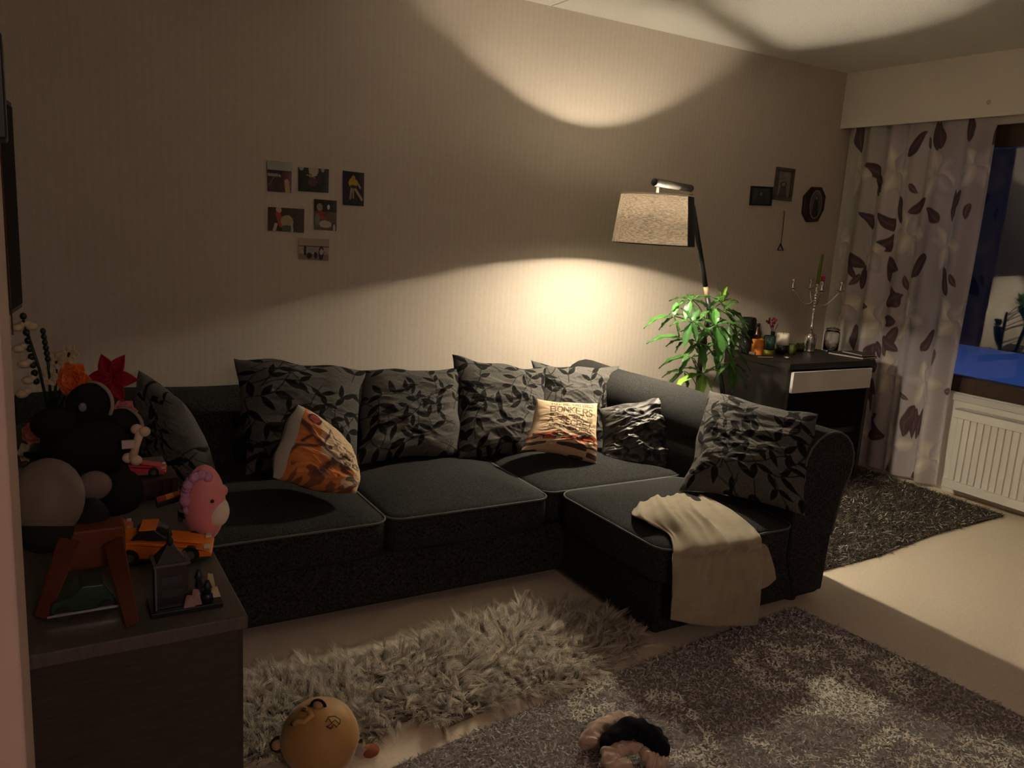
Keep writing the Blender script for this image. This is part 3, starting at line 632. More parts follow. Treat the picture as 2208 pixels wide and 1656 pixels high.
bx((DX0+.03, DY0+.05, .30), (DX1-.03, DY0+.07, .33)).obj('foot_rail', M['blackwood'], desk)
def on(x, y, dx=0): p = at(x, y, 2, DZ); return p
def cyl_thing(name, label, cat, p, prof, m, parts=(), group=None):
    t = thing(name, label, cat, p, group)
    B().lathe(prof, p, 28).obj('body', m, t, smooth=True)
    for nm, pr, mm, lb in parts: B().lathe(pr, p, 24).obj(nm, mm, t, smooth=True, label=lb)
    return t
wax = lambda n, c: mat(n, c, .5, .3)
wick = [(.0015, 0), (.0015, .012)]
# tall black speaker-like cylinder
c = at(1608, 740, 1, 3.42); c[2] = DZ; c[0] = max(c[0], 3.68)
cyl_thing('lantern', 'tall glossy black cylinder standing at the back of the desk, behind the plant leaves', 'lantern', c, [(.042, 0), (.044, .01), (.044, .095), (.036, .10), (.036, .115), (.044, .12), (.043, .20), (.036, .212), (0.001, .212)], M['black'],
          [('collar', [(.060, .100), (.060, .108)], M['black'], 'thin wider disc round the middle')])
cyl_thing('bottle', 'small dark brown glass bottle behind the orange candle', 'bottle', on(1630, 742), [(.024, 0), (.026, .01), (.026, .075), (.012, .10), (.010, .125), (.011, .13)], mat('brown_glass', (.05, .012, .006), .15, .6), [('cap', [(.012, .118), (.012, .137)], M['black'], None)])
def candle(label, p, prof, m, extra=()):
    z = prof[-1][1]; return cyl_thing('candle', label, 'candle', p, prof, m, [('wick', [(.0015, z-.002), (.0012, z+.012)], M['softblack'], None)]+list(extra), group='candles on the desk')
candle('orange pillar candle on the desk, next to the plant', on(1632, 764), [(.036, 0), (.038, .004), (.038, .088), (.034, .094), (.028, .088)], wax('orange_wax', (.62, .20, .03)))
gp = on(1655, 766); candle('dark green jar candle with yellow-green bottom, between the orange and white candles', gp, [(.030, 0), (.033, .004), (.033, .035)], wax('lime_wax', (.28, .28, .03)), [('glass_jar', [(.034, .036), (.036, .042), (.036, .115), (.032, .118), (.030, .108)], mat('green_glass', (.015, .06, .045), .2, .6), 'dark green glass')])
wp = on(1684, 762); candle('white candle in a black glass holder on the desk', wp, [(.035, .052), (.037, .056), (.037, .118), (.033, .124), (.028, .119)], wax('white_wax', (.74, .68, .56)), [('holder', [(.022, 0), (.034, .006), (.036, .055)], mat('black_glass', (.02, .02, .022), .15, .7), 'black glass holder')])
for lb, q, r, h in (('small green glass pot on the desk, right of the white candle', (1706, 764), .027, .062), ('squat green glass pot, between the small pot and the candelabra', (1724, 756), .033, .045)):
    p = on(*q); cyl_thing('glass_pot', lb, 'pot', p, [(r*.7, 0), (r, h*.25), (r*1.02, h*.6), (r*.75, h*.85), (r*.8, h), (r*.7, h*.9)], mat('olive_glass', (.06, .07, .015), .15, .6), group='green glass pots on the desk')
# little vase with dried red flowers
p = at(1664, 740, 1, 3.45); p[2] = DZ; vs = thing('flower_vase', 'tiny vase of dark red dried flowers behind the green candle', 'vase', p)
B().lathe([(.018, 0), (.024, .03), (.012, .09), (.014, .12)], p, 20).obj('vase', M['black'], vs, smooth=True)
fl = B()
for k in range(12):
    a = rng.uniform(0, 2*PI); r = rng.uniform(.01, .06); fl.ball(p+np.array([r*math.cos(a), r*math.sin(a)*.6, .155+rng.uniform(-.01, .05)]), rng.uniform(.006, .011), 8)
fl.obj('blossom', mat('dried_red', (.22, .03, .04), .7), vs, smooth=True)
st = B()
for k in range(6): st.tube([p+np.array([0, 0, .10]), p+np.array([.04*math.cos(k), .02*math.sin(k), .17])], .001, 5)
st.obj('stalks', M['softblack'], vs)
# candelabra
bp = on(1743, 758); cz = DZ
cnd = thing('candelabra', 'tall silver five-armed candelabra on the desk holding a green taper', 'candelabra', bp)
S_ = at(1760, 612, 1, bp[1])[2]-cz            # height of the centre socket
prof = [(.038, .0), (.04, .008), (.036, .02), (.040, .05), (.041, .09), (.036, .11), (.016, .125)]
B().lathe(prof, bp, 10).obj('foot', M['metal'], cnd, bevel=.002, label='faceted silver foot')
H = S_; sp_ = [(.012, .12), (.008, .14), (.014, .15), (.009, .165), (.007, .20), (.010, .235), (.006, .24), (.010, .25)]
for k in range(6):
    z = .255+k*(H-.32)/6; sp_ += [(.010, z+.004), (.013, z+.012), (.006, z+.02)]
sp_ += [(.009, H-.055), (.014, H-.04), (.008, H-.03), (.011, H-.012), (.016, H), (.011, H-.002)]
B().lathe(sp_, bp, 20).obj('stem', M['metal'], cnd, smooth=True)
ZA = H-.105
for k, (ang, L_) in enumerate(((math.radians(149), .145), (math.radians(-31), .145), (math.radians(-125), .10), (math.radians(62), .10))):
    u = np.array([math.cos(ang), math.sin(ang), 0]); P = []
    for t in np.linspace(0, 1, 22):
        P.append(bp+u*(L_*(t*1.02))+np.array([0, 0, ZA-.035*math.sin(t*PI*1.35)*(1 if t < .74 else 1)+.02*t*t+.01]))
    e = P[-1]; b = B().tube(P, .0042, 8); b.lathe([(.006, 0), (.026, .010), (.028, .013), (.008, .015), (.010, .03), (.006, .036), (.012, .052), (.015, .066), (.011, .064)], e, 18)
    b.obj('candle_arm', M['metal'], cnd, smooth=True)
    if k == 2: rc = e
tp = bp+np.array([0, 0, H]); q2 = at(1776, 549, 1, bp[1]); hgt = q2[2]-tp[2]
tag(B().tube([tp-np.array([0, 0, .012]), tp+np.array([.006, 0, hgt*.5]), tp+np.array([.014, 0, hgt])], [.011, .0105, .0085], 16).obj('taper_candle', wax('green_wax', (.13, .17, .015)), None, smooth=True), 'long green taper candle standing in the centre of the silver candelabra', 'candle')
tag(B().lathe([(.011, 0), (.0115, .004), (.011, .032), (.006, .035)], rc+np.array([0, 0, .062]), 14).obj('candle_stub', wax('red_wax', (.38, .03, .04)), None, smooth=True), 'short red candle stub on the front arm of the candelabra', 'candle')
# glass jar
jp = on(1790, 758); jar = thing('glass_jar', 'clear glass jar with a bulging lid, right of the candelabra', 'jar', jp)
B().lathe([(.001, .004), (.040, .002), (.046, .012), (.047, .10), (.044, .125), (.036, .135), (.034, .135), (.041, .12), (.044, .10), (.043, .014), (.001, .010)], jp, 36, cap=False).obj('body', M['glass'], jar, smooth=True)
B().lathe([(.001, .158), (.018, .156), (.030, .150), (.043, .143), (.043, .138), (.033, .136), (.001, .136)], jp, 36, cap=False).obj('lid', M['glass'], jar, smooth=True)
# notebooks
def book(label, p, sx, sy, h, rz, cover, z, group):
    t = thing('notebook', label, 'book', (p[0], p[1], z), group); c = np.array([p[0], p[1], z])
    for nm, a, b, mm in (('pages', (-sx/2+.003, -sy/2+.003, .002), (sx/2-.002, sy/2-.003, h-.002), mat('paper', (.60, .56, .48), .8)), ('cover', (-sx/2, -sy/2, h-.002), (sx/2, sy/2, h), cover), ('cover', (-sx/2, -sy/2, 0), (sx/2, sy/2, .002), cover)):
        B().box(c+np.array(a), c+np.array(b), rz=0).obj(nm, mm, t, bevel=.0006)
    t.rotation_euler = (0, 0, rz); return t
bkp = on(1838, 768)
book('larger black notebook lying open-edged at the right end of the desk, under the small one', bkp, .17, .23, .012, .15, M['black'], DZ+.001, 'notebooks on the desk')
book('smaller dark notebook on top of the larger black one', bkp+np.array([.03, -.02, 0]), .12, .16, .010, -.12, mat('grey_cover', (.05, .045, .045), .5), DZ+.0145, 'notebooks on the desk')
# small things at the front of the desk
p = on(1617, 764); p[0] += .055; p[1] += .0
tr_ = thing('tray', 'small pale-rimmed dark tray at the left front of the desk', 'tray', p); 
b = B(); 
for a, c_ in (((-.045, -.03, 0), (.045, -.026, .014)), ((-.045, .026, 0), (.045, .03, .014)), ((-.045, -.03, 0), (-.041, .03, .014)), ((.041, -.03, 0), (.045, .03, .014))): b.box(p+np.array(a), p+np.array(c_))
b.obj('rim', M['whitepaint'], tr_); bx(p+np.array((-.041, -.026, .001)), p+np.array((.041, .026, .004))).obj('bottom', M['black'], tr_)
p = on(1650, 772); tag(B().box(p+np.array((-.05, -.006, .001)), p+np.array((.05, .006, .009)), rz=-.3).obj('pen', mat('cream_plastic', (.62, .56, .46), .4), None, bevel=.003), 'short cream pen lying at the front of the desk', 'pen')
p = on(1697, 774); tl_ = thing('tealight', 'single tealight in a shiny cup at the front of the desk', 'candle', p); B().lathe([(.018, .001), (.019, .014)], p, 24).obj('cup', M['metal'], tl_, smooth=True); B().lathe([(.001, .012), (.0175, .0125)], p, 24, cap=False).obj('wax', wax('tealight_wax', (.7, .66, .58)), tl_)

# ------------------------------------------------------------------ framed pictures and pendant on the wall
def frame_rect(label, pts, fw_, fm, colfn, rot=0, tk=.018):
    P = [at(x, y, 1, WY) for x, y in pts]; TL, TR, BR, BL = P; c = sum(P)/4; ux = (TR+BR-TL-BL)/2; uz = (TL+TR-BL-BR)/2
    wd, hg = np.linalg.norm(ux), np.linalg.norm(uz); ux /= wd; uz = np.array([-ux[2], 0, ux[0]])
    t = thing('picture_frame', label, 'picture frame', (c[0], WY, c[2]-hg/2), 'framed portraits on the wall')
    b = B(); y0 = WY-tk
    def lbox(x0, x1, z0, z1, ya, yb):
        V = [];
        for x in (x0, x1):
            for y in (ya, yb):
                for z in (z0, z1): q = c+ux*x+uz*z; V.append((q[0], y, q[2]))
        return V, [(0, 1, 3, 2), (4, 6, 7, 5), (0, 4, 5, 1), (2, 3, 7, 6), (0, 2, 6, 4), (1, 5, 7, 3)]
    for r in ((-wd/2, wd/2, hg/2-fw_, hg/2), (-wd/2, wd/2, -hg/2, -hg/2+fw_), (-wd/2, -wd/2+fw_, -hg/2+fw_, hg/2-fw_), (wd/2-fw_, wd/2, -hg/2+fw_, hg/2-fw_)):
        b.add(*lbox(*r, y0, WY-.001))
    b.obj('frame', fm, t, bevel=.002)
    n = 60; g = np.linspace(-1, 1, n); U, V = np.meshgrid(g, g, indexing='ij'); G = c+U[..., None]*ux*(wd/2-fw_)+V[..., None]*uz*(hg/2-fw_); G[..., 1] = WY-.006
    B().grid(G, colfn(U, V)).obj('portrait', M['photo'], t, fix=False)
    return t
def portrait(bg, cx, cy, rx, ry, body, face):
    def fn(U, V):
        C = np.broadcast_to(np.array(bg), U.shape+(3,)).copy(); C *= (.8+.4*vnoise(U*3, V*5, 3))[..., None]
        bd = (np.abs(U-cx) < .45+.3*(-V-.3)) & (V < cy-ry*.8); C[bd] = body
        hd = np.hypot((U-cx)/(rx*1.35), (V-cy)/(ry*1.25)) < 1; C[hd] = np.array(body)*.6; f = np.hypot((U-cx)/rx, (V-cy)/ry) < .85; C[f] = face; return C
    return fn
frame_rect('small square black picture frame, leftmost of the three framed portraits', [(1618, 401), (1664, 403), (1659, 444), (1615, 442)], .010, M['black'], portrait((.05, .06, .06), 0, .25, .2, .3, (.03, .035, .035), (.14, .14, .13)))
frame_rect('upright grey rectangular picture frame, right of the small square one', [(1674, 360), (1713, 365), (1701, 434), (1664, 430)], .022, mat('grey_frame', (.09, .085, .07), .5, noise=(40, .3)), portrait((.22, .19, .17), 0, .0, .35, .18, (.09, .07, .07), (.26, .22, .2)))
fo = at(1753, 441, 1, WY); ct = thing('picture_frame', 'octagonal dark wooden portrait frame on the wall, nearest the room corner', 'picture frame', (fo[0], WY, fo[2]-.12), 'framed portraits on the wall')
oct_ = [at(x, y, 1, WY) for x, y in ((1748, 403), (1768, 404), (1776, 423), (1772, 452), (1759, 478), (1736, 479), (1727, 459), (1731, 422))]
B().prism([(q[0], q[2]) for q in oct_], 1, WY-.02, WY-.001).obj('frame', mat('mahogany', (.028, .012, .009), .35, .5), ct, bevel=.005, seg=3)
n = 50; R_, A_ = np.meshgrid(np.linspace(0, 1, n), np.linspace(0, 2*PI, n), indexing='ij'); G = np.zeros((n, n, 3)); G[..., 0] = fo[0]+R_*np.cos(A_)*.058; G[..., 2] = fo[2]+R_*np.sin(A_)*.092; G[..., 1] = WY-.0225
U_, V_2 = R_*np.cos(A_), R_*np.sin(A_); Cc = portrait((.10, .09, .085), 0, .45, .16, .16, (.02, .02, .02), (.2, .17, .15))(U_, V_2); Cc[R_ > .9] = (.24, .22, .2)
B().grid(G, Cc).obj('portrait', M['photo'], ct, fix=False)
h0, h1 = at(1692, 456, 1, WY-.01), at(1684, 530, 1, WY-.01); pn = thing('pendant', 'thin cord with a dark triangular charm hanging below the upright frame', 'ornament', (h1[0], WY, h1[2]))
B().tube([h0, (h0+h1)/2+np.array([.002, 0, 0]), h1], .0022, 6).obj('cord', mat('cord', (.16, .11, .07), .8), pn)
a, b_, c_ = at(1683, 526, 1, WY-.01), at(1677, 539, 1, WY-.01), at(1689, 540, 1, WY-.01); B().tube([a, b_, c_], .005, 8, closed=True).obj('charm', M['black'], pn, smooth=True)
B().lathe([(.005, 0), (.004, .01)], (h0[0], WY-.011, h0[2]), 10, axis=(0, 1, 0)).obj('nail', M['brass'], pn)
tag(B().lathe([(.012, 0), (.010, .006), (.004, .008)], (4.606, 2.742, 2.235), 16, axis=(-1, 0, 0)).obj('hook', M['brass'], None, smooth=True), 'tiny round hook on the white pelmet above the curtain', 'hook')

# ------------------------------------------------------------------ six loose photo prints
def snap(label, pts, fn):
    P = [at(x, y, 1, WY-.003) for x, y in pts]; TL, TR, BR, BL = P; n = 80; g = np.linspace(0, 1, n); U, V = np.meshgrid(g, g, indexing='ij')
    G = ((1-U)*(1-V))[..., None]*BL+(U*(1-V))[..., None]*BR+(U*V)[..., None]*TR+((1-U)*V)[..., None]*TL
    G[..., 1] = WY-.0025-.003*(np.abs(U-.5)*2)**3
    o = B().grid(G, fn(U, V)).obj('photo_print', M['photo'], None, fix=False, solid=.0006); tag(o, label, 'photograph', 'loose photographs stuck on the wall')
def paint(U, V, base, items):
    C = np.broadcast_to(np.array(base, float), U.shape+(3,)).copy()*(.8+.4*vnoise(U*8, V*8, 2))[..., None]
    for it in items:
        if it[0] == 'r': _, x0, x1, y0, y1, c = it; k = (U > x0) & (U < x1) & (V > y0) & (V < y1)
        elif it[0] == 'e': _, x, y, rx, ry, c = it; k = np.hypot((U-x)/rx, (V-y)/ry) < 1+.15*(vnoise(U*20, V*20, 4)-.5)
        else: _, a, b, th, c = it; k = segdist(U, V, a, b) < th
        C[k] = c
    return C
skin = (.42, .28, .2)
snap('loose photo print of a lake shore under pale sky, top left of the six', [(575, 346), (629, 351), (628, 416), (577, 412)], lambda U, V: paint(U, V, (.06, .035, .03), [('r', 0, 1, .72, 1, (.32, .34, .30)), ('r', 0, 1, .60, .72, (.03, .022, .02)), ('r', 0, .45, .50, .60, (.22, .24, .24)), ('l', (.5, .55), (.75, .38), .03, (.5, .42, .36)), ('e', .72, .52, .17, .16, (.09, .02, .02)), ('l', (.8, .35), (.85, 0), .10, (.36, .24, .13)), ('l', (.05, .2), (.3, .5), .02, (.14, .11, .10))]))
snap('loose photo print of a dark forest with a bright gap, top middle of the six', [(643, 360), (709, 365), (708, 416), (643, 412)], lambda U, V: paint(U, V, (.02, .026, .018), [('e', .5, .92, .16, .28, (.42, .38, .30)), ('e', .1, 1, .08, .13, (.3, .3, .27)), ('e', .8, 1, .06, .16, (.3, .3, .27)), ('e', .4, .68, .05, .08, (.20, .19, .03)), ('l', (.28, .7), (.55, .6), .02, (.35, .3, .25)), ('e', .48, .42, .16, .18, (.10, .045, .05)), ('e', .7, .58, .09, .25, (.055, .03, .035))]))
snap('loose photo print of a runner in a yellow shirt, top right of the six', [(739, 368), (785, 373), (784, 445), (739, 442)], lambda U, V: paint(U, V, (.018, .018, .03), [('e', .48, .66, .20, .16, (.42, .30, .04)), ('e', .5, .83, .09, .06, (.35, .22, .14)), ('l', (.64, .74), (.82, .55), .035, (.35, .3, .12)), ('l', (.42, .55), (.36, .22), .045, (.30, .22, .15)), ('l', (.5, .5), (.5, .25), .04, (.28, .2, .13)), ('l', (.6, .5), (.9, .2), .045, (.36, .26, .16)), ('e', .5, .56, .16, .05, (.05, .04, .03))]))
snap('loose photo print of a child in red, lower left of the six', [(578, 446), (656, 451), (655, 502), (578, 497)], lambda U, V: paint(U, V, (.045, .028, .018), [('e', .29, .9, .08, .13, (.45, .34, .27)), ('l', (.27, .72), (.38, .25), .08, (.34, .05, .05)), ('e', .52, .45, .17, .25, (.33, .29, .16)), ('l', (.22, .3), (.17, .02), .045, (.4, .36, .3)), ('e', .53, .12, .15, .16, (.07, .10, .08)), ('l', (.66, .35), (.67, .02), .03, (.4, .36, .3))]))
snap('loose upright photo print with a wheel in it, near the middle of the six', [(677, 429), (726, 433), (725, 498), (677, 495)], lambda U, V: paint(U, V, (.10, .085, .06), [('r', 0, 1, .62, 1, (.02, .022, .018)), ('e', .25, .75, .13, .13, (.26, .22, .17)), ('e', .64, .77, .06, .08, (.55, .52, .5)), ('e', .3, .55, .16, .09, (.25, .03, .03)), ('l', (.3, .42), (.5, .35), .06, (.32, .06, .06)), ('e', .5, .2, .28, .12, (.42, .38, .33)), ('e', .15, .35, .12, .2, (.17, .19, .16)), ('e', .9, .12, .10, .16, (.02, .02, .02)), ('e', .9, .10, .06, .12, (.4, .38, .35))]))
snap('loose photo print of silhouettes on a beach, lowest of the six', [(643, 513), (710, 516), (708, 563), (643, 559)], lambda U, V: paint(U, V, (.30, .26, .25), [('r', 0, 1, .0, .28, (.20, .14, .09)), ('r', 0, 1, .62, .66, (.10, .08, .07)), ('r', 0, 1, .66, 1, (.33, .29, .21)), ('e', .22, .43, .045, .26, (.01, .01, .012)), ('e', .36, .2, .09, .14, (.015, .018, .02)), ('e', .57, .24, .06, .15, (.03, .02, .025)), ('e', .75, .35, .09, .32, (.03, .02, .02)), ('e', .76, .40, .065, .14, (.36, .34, .33))]))

# ------------------------------------------------------------------ curtain
def curtain():
    r = random.Random(5); H0, H1, Y0_, Y1_ = .022, 2.25, 2.70, 3.62; nz, ns = 430, 330
    z = np.linspace(H0, H1, nz)[:, None]; s = np.linspace(0, 1, ns)[None]
    k = (z-H0)/(H1-H0)
    # narrower and gathered towards the window edge, gentle drift of the folds down the cloth
    ph = s*2*PI*5.6+.5*np.sin(k*2.2+s*5); amp = .030+.022*np.sin(s*9+1)*(1-.3*k)+.012*(1-k)
    X = 4.657+.62*(amp*np.sin(ph)+.012*np.sin(ph*2+1.3+k)+.014*(1-k)*np.sin(s*14))
    Y = Y0_+(Y1_-Y0_)*s+.012*np.cos(ph)+.02*(1-k)*np.sin(k*5)*(1-s)
    G = np.stack([X, Y, np.broadcast_to(z, X.shape)], 2)
    cs = (s*1.55+0*z); cz = z+0*s                     # cloth coordinates in metres
    wob = (vnoise(cs*14, cz*14, 3)-.5)*.03; a = cs+wob; b = cz+(vnoise(cs*11+4, cz*11, 9)-.5)*.03
    C = np.zeros(cs.shape+(3,)); C[:] = (.66, .60, .62); C *= (.85+.3*vnoise(cs*6, cz*4, 2))[..., None]
    gre = np.clip((s-.72)/.15, 0, 1)*.6; C = C*(1-gre[..., None])+np.array([.58, .60, .48])*gre[..., None]
    def petal(x, y, an, L, wd, c, vein):
        du = (a-x)*math.cos(an)+(b-y)*math.sin(an); dv = -(a-x)*math.sin(an)+(b-y)*math.cos(an); t = np.clip(du/L, 0, 1)
        hw = wd*np.sin(t**.8*PI)**.7; q = np.where((du > 0) & (du < L), hw-np.abs(dv), -1); m = np.clip(q/.004, 0, 1)[..., None]
        sh = (.80+.35*np.clip(q/wd, 0, 1))[..., None]; v = np.clip(1-np.abs(dv)/.003, 0, 1)[..., None]*vein
        return m, np.array(c)*sh*(1+v)
    for row in range(5):
        for cidx in range(4):
            x = .12+cidx*.42+(row % 2)*.2+r.uniform(-.05, .05); y = .15+row*.43+r.uniform(-.06, .06)
            for i in range(6):                     # big pale blossoms
                an = i*PI/3+r.uniform(-.3, .3); m, c = petal(x, y, an, r.uniform(.13, .19), r.uniform(.045, .062), (.86+.06*r.random(), .83, .75) if i % 2 else (.72, .66, .68), .0); C = C*(1-m)+c*m
            for i in range(3):                     # dark leaves beside each blossom
                an = r.uniform(0, 2*PI); x2, y2 = x+.17*math.cos(an), y+.15*math.sin(an); m, c = petal(x2, y2, an+r.uniform(-.8, .8), r.uniform(.15, .22), r.uniform(.034, .052), (.15, .095, .105), 1.0); C = C*(1-m)+c*m
            an = r.uniform(0, 6); m, c = petal(x+.2*math.cos(an), y+.2*math.sin(an), an, .10, .022, (.17, .12, .115), 1.0); C = C*(1-m)+c*m
    m = bpy.data.materials.new('curtain_cloth'); m.use_nodes = True; nt = m.node_tree; N = nt.nodes; Lk = nt.links; p = N['Principled BSDF']; p.inputs['Roughness'].default_value = .9; p.inputs['Specular IOR Level'].default_value = .1
    at_ = N.new('ShaderNodeAttribute'); at_.attribute_name = 'pat'; t = N.new('ShaderNodeBsdfTranslucent'); ms = N.new('ShaderNodeMixShader'); ms.inputs[0].default_value = .38
    wv = N.new('ShaderNodeTexNoise'); wv.inputs['Scale'].default_value = 380; bp_ = N.new('ShaderNodeBump'); bp_.inputs['Strength'].default_value = .2; bp_.inputs['Distance'].default_value = .001
    Lk.new(wv.outputs['Fac'], bp_.inputs['Height']); Lk.new(bp_.outputs[0], p.inputs['Normal'])
    Lk.new(at_.outputs['Color'], p.inputs['Base Color']); Lk.new(at_.outputs['Color'], t.inputs[0]); Lk.new(p.outputs[0], ms.inputs[1]); Lk.new(t.outputs[0], ms.inputs[2]); Lk.new(ms.outputs[0], N['Material Output'].inputs[0])
    o = B().grid(G, C).obj('curtain', m, None, smooth=True, fix=False)
    tag(o, 'floor-length floral curtain with pale blossoms and dark leaves beside the window', 'curtain')
    tag(bx((4.645, -1.5, 2.26), (4.675, WY-.02, 2.28)).obj('curtain_rail', M['whitepaint']), 'slim curtain rail tucked behind the pelmet', 'curtain rail')
curtain()

# ------------------------------------------------------------------ radiator
rad = thing('radiator', 'white ribbed panel radiator under the window', 'radiator', (4.65, 1.9, .052))
ry1, ry0, rz0, rz1 = 2.646, .75, .055, .525
RW = mat('radiator_enamel', (.78, .75, .68), .4, .4)
b = B().box((4.612, ry0, rz0+.045), (4.66, ry1, rz1-.045)); 
y = ry1-.03
while y > ry0+.03:
    b.box((4.603, y-.034, rz0+.05), (4.615, y, rz1-.05)); y -= .0395
b.obj('panel', RW, rad, bevel=.0025, seg=1)
b = B().box((4.597, ry0, rz1-.05), (4.612, ry1, rz1)); b.box((4.597, ry0, rz1-.006), (4.695, ry1, rz1)); b.obj('top_grille', RW, rad, bevel=.003)
B().box((4.597, ry0, rz0), (4.625, ry1, rz0+.05)).obj('bottom_rail', RW, rad, bevel=.003)
for y in (ry1-.003, ry0): B().box((4.612, y, rz0), (4.695, y+.003, rz1)).obj('side_cover', RW, rad)
for y in (ry1-.35, ry0+.35): B().box((4.69, y-.02, .12), (WX+.002, y+.02, .46)).obj('bracket', RW, rad)

# ------------------------------------------------------------------ rugs
def rug_light(x, y):
    """1 where the big rug's pile is cream, 0 where it is grey (floor metres)"""
    def poly(c): return [tuple(at(1160+a*.4746, 1240+b*.4746, 2, .02)[:2]) for a, b in c]
    wx = x+(vnoise(x*30, y*30, 3)-.5)*.028; wy = y+(vnoise(x*30+7, y*30, 5)-.5)*.028
    m = inpoly(wx, wy, poly([(900, 345), (1000, 300), (1100, 240), (1180, 225), (1260, 240), (1420, 270), (1500, 330), (1640, 355), (1730, 370), (1680, 430), (1640, 450), (1720, 500), (1690, 570), (1560, 500), (1600, 600), (1520, 660), (1330, 640), (1180, 620), (1110, 640), (1110, 590), (1260, 540), (1230, 500), (1120, 520), (1000, 500), (930, 440)]))
    for st, th in ((((1080, 275), (1140, 295), (1210, 265)), .035), (((1190, 250), (1290, 285), (1365, 340)), .035), (((1010, 320), (1000, 380), (1060, 430), (1130, 455)), .026), (((1120, 345), (1190, 370), (1150, 400), (1260, 400)), .022), (((1290, 370), (1310, 410), (1210, 450)), .02), (((1390, 385), (1470, 400), (1530, 450), (1530, 490)), .035), (((1420, 300), (1500, 310)), .02), (((1510, 375), (1600, 345), (1650, 330)), .018)):
        q = poly(st)
        for a, b in zip(q, q[1:]): m &= ~(segdist(wx, wy, a, b) < th)
    sw = np.zeros_like(m)
    for st, th in ((((170, 560), (240, 500), (330, 470)), .03), (((200, 620), (330, 590)), .025), (((540, 545), (600, 545)), .035), (((700, 640), (720, 610)), .012), (((750, 690), (800, 770), (700, 800)), .02), (((960, 730), (1050, 770), (1130, 810)), .022),
                   (((1540, 760), (1620, 710), (1700, 720), (1780, 760)), .03), (((1700, 850), (1850, 800), (1950, 850)), .03), (((1960, 760), (2100, 740), (2180, 800)), .035), (((2020, 830), (2150, 850)), .03), (((1350, 860), (1480, 820), (1500, 760)), .02), (((600, 800), (720, 820), (820, 870)), .03), (((2100, 560), (2200, 600)), .02), (((1180, 840), (1260, 800)), .02)):
        q = poly(st)
        for a, b in zip(q, q[1:]): sw |= segdist(wx, wy, a, b) < th
    far = (y < 1.0) & (vnoise(x*6, y*6, 12) > .55)
    return (m | sw | far).astype(float)
bigP = [(.55, 1.70), (.74, 1.742), (1.53, 1.865), (1.90, 1.90), (2.545, 1.955), (2.59, 1.49), (2.62, .95), (2.66, .25), (.60, .15)]
big = thing('shaggy_rug', 'large pale grey shaggy rug with a cream swirl pattern at the bottom of the scene', 'rug', (1.6, 1.1, 0))
B().prism(bigP, 2, .001, .008).obj('rug_backing', mat('rug_base', (.22, .20, .18), .95, .05), big)
n = 105000; x = rng.uniform(.5, 2.7, n); y = .15+(1.98-.15)*rng.random(n)**.62; k = inpoly(x, y, bigP); x, y = x[k], y[k]; n = len(x)
lt = rug_light(x, y); lt = np.clip(lt, 0, 1)[:, None]; v = rng.uniform(.6, 1.3, (n, 1))
cols = np.minimum((np.array([.98, .94, .83])*lt+np.array([.50, .465, .45])*(1-lt))*(1+(v-.9)*(1.1-.9*lt)), .95)
d = np.stack([rng.normal(0, 1.1, n), rng.normal(0, 1.1, n), np.full(n, .5)], 1)
o = strips('rug_pile', np.stack([x, y, np.full(n, .006)], 1), d, rng.uniform(.012, .018, n), rng.uniform(.005, .0085, n), 3, M['pile'], big, curl=.35, cols=cols); o['kind'] = 'stuff'

furP = [(.38, 1.93), (.50, 1.90), (.62, 1.87), (.72, 1.855), (.80, 1.885), (.86, 1.93), (.92, 1.90), (.97, 1.845), (1.06, 1.86), (1.20, 1.885), (1.36, 1.86), (1.50, 1.89), (1.63, 1.92), (1.74, 1.945), (1.82, 2.05), (1.78, 2.20), (1.66, 2.32), (1.57, 2.36), (1.31, 2.33), (1.02, 2.27), (.84, 2.28), (.56, 2.32), (.38, 2.30)]
fur = thing('sheepskin_rug', 'fluffy grey-beige sheepskin rug with long tangled fur in front of the sofa', 'rug', (1.1, 2.1, 0))
B().prism([(a, b) for a, b in furP], 2, .001, .014).obj('hide', mat('hide', (.16, .14, .12), .95, .05), fur)
nl = 4300; x = rng.uniform(.36, 1.84, nl*2); y = rng.uniform(1.83, 2.38, nl*2); k = inpoly(x, y, furP); x, y = x[k][:nl], y[k][:nl]; nl = len(x)
ang = vnoise(x*7, y*7, 4)*9+vnoise(x*19, y*19, 6)*2.5
cx_, cy_ = 1.1, 2.1; ex = np.stack([(x-cx_)/.75, (y-cy_)/.26], 1); er = np.hypot(ex[:, 0], ex[:, 1])[:, None]; out = ex/np.maximum(er, .01)*np.array([.75, 1.0])
ld = np.stack([np.cos(ang), np.sin(ang)], 1)*.75*(1-np.clip(er-.35, 0, .6))+out*np.clip(er-.2, 0, 1)*1.1+np.array([-.1, -.25])
ns_ = 15; L = rng.uniform(.045, .082, nl); rc = np.stack([x, y, np.full(nl, .010)], 1); R0 = np.repeat(rc, ns_, 0)+rng.normal(0, .0048, (nl*ns_, 3))*np.array([1, 1, .3])
ld3 = np.concatenate([ld+rng.normal(0, .28, (nl, 2)), rng.uniform(.45, 1.25, (nl, 1))], 1); ld3 /= np.linalg.norm(ld3, axis=1)[:, None]
tipc = np.repeat(rc+ld3*L[:, None], ns_, 0)+rng.normal(0, .0026, (nl*ns_, 3)); dd = tipc-R0; L_r = np.linalg.norm(dd, axis=1)*rng.uniform(.78, 1.08, nl*ns_)
bd_ = rng.normal(0, .34, (nl, 3)); bd_[:, 2] = -np.abs(bd_[:, 2])*1.0; bd_ = np.repeat(bd_, ns_, 0)+rng.normal(0, .07, (nl*ns_, 3))
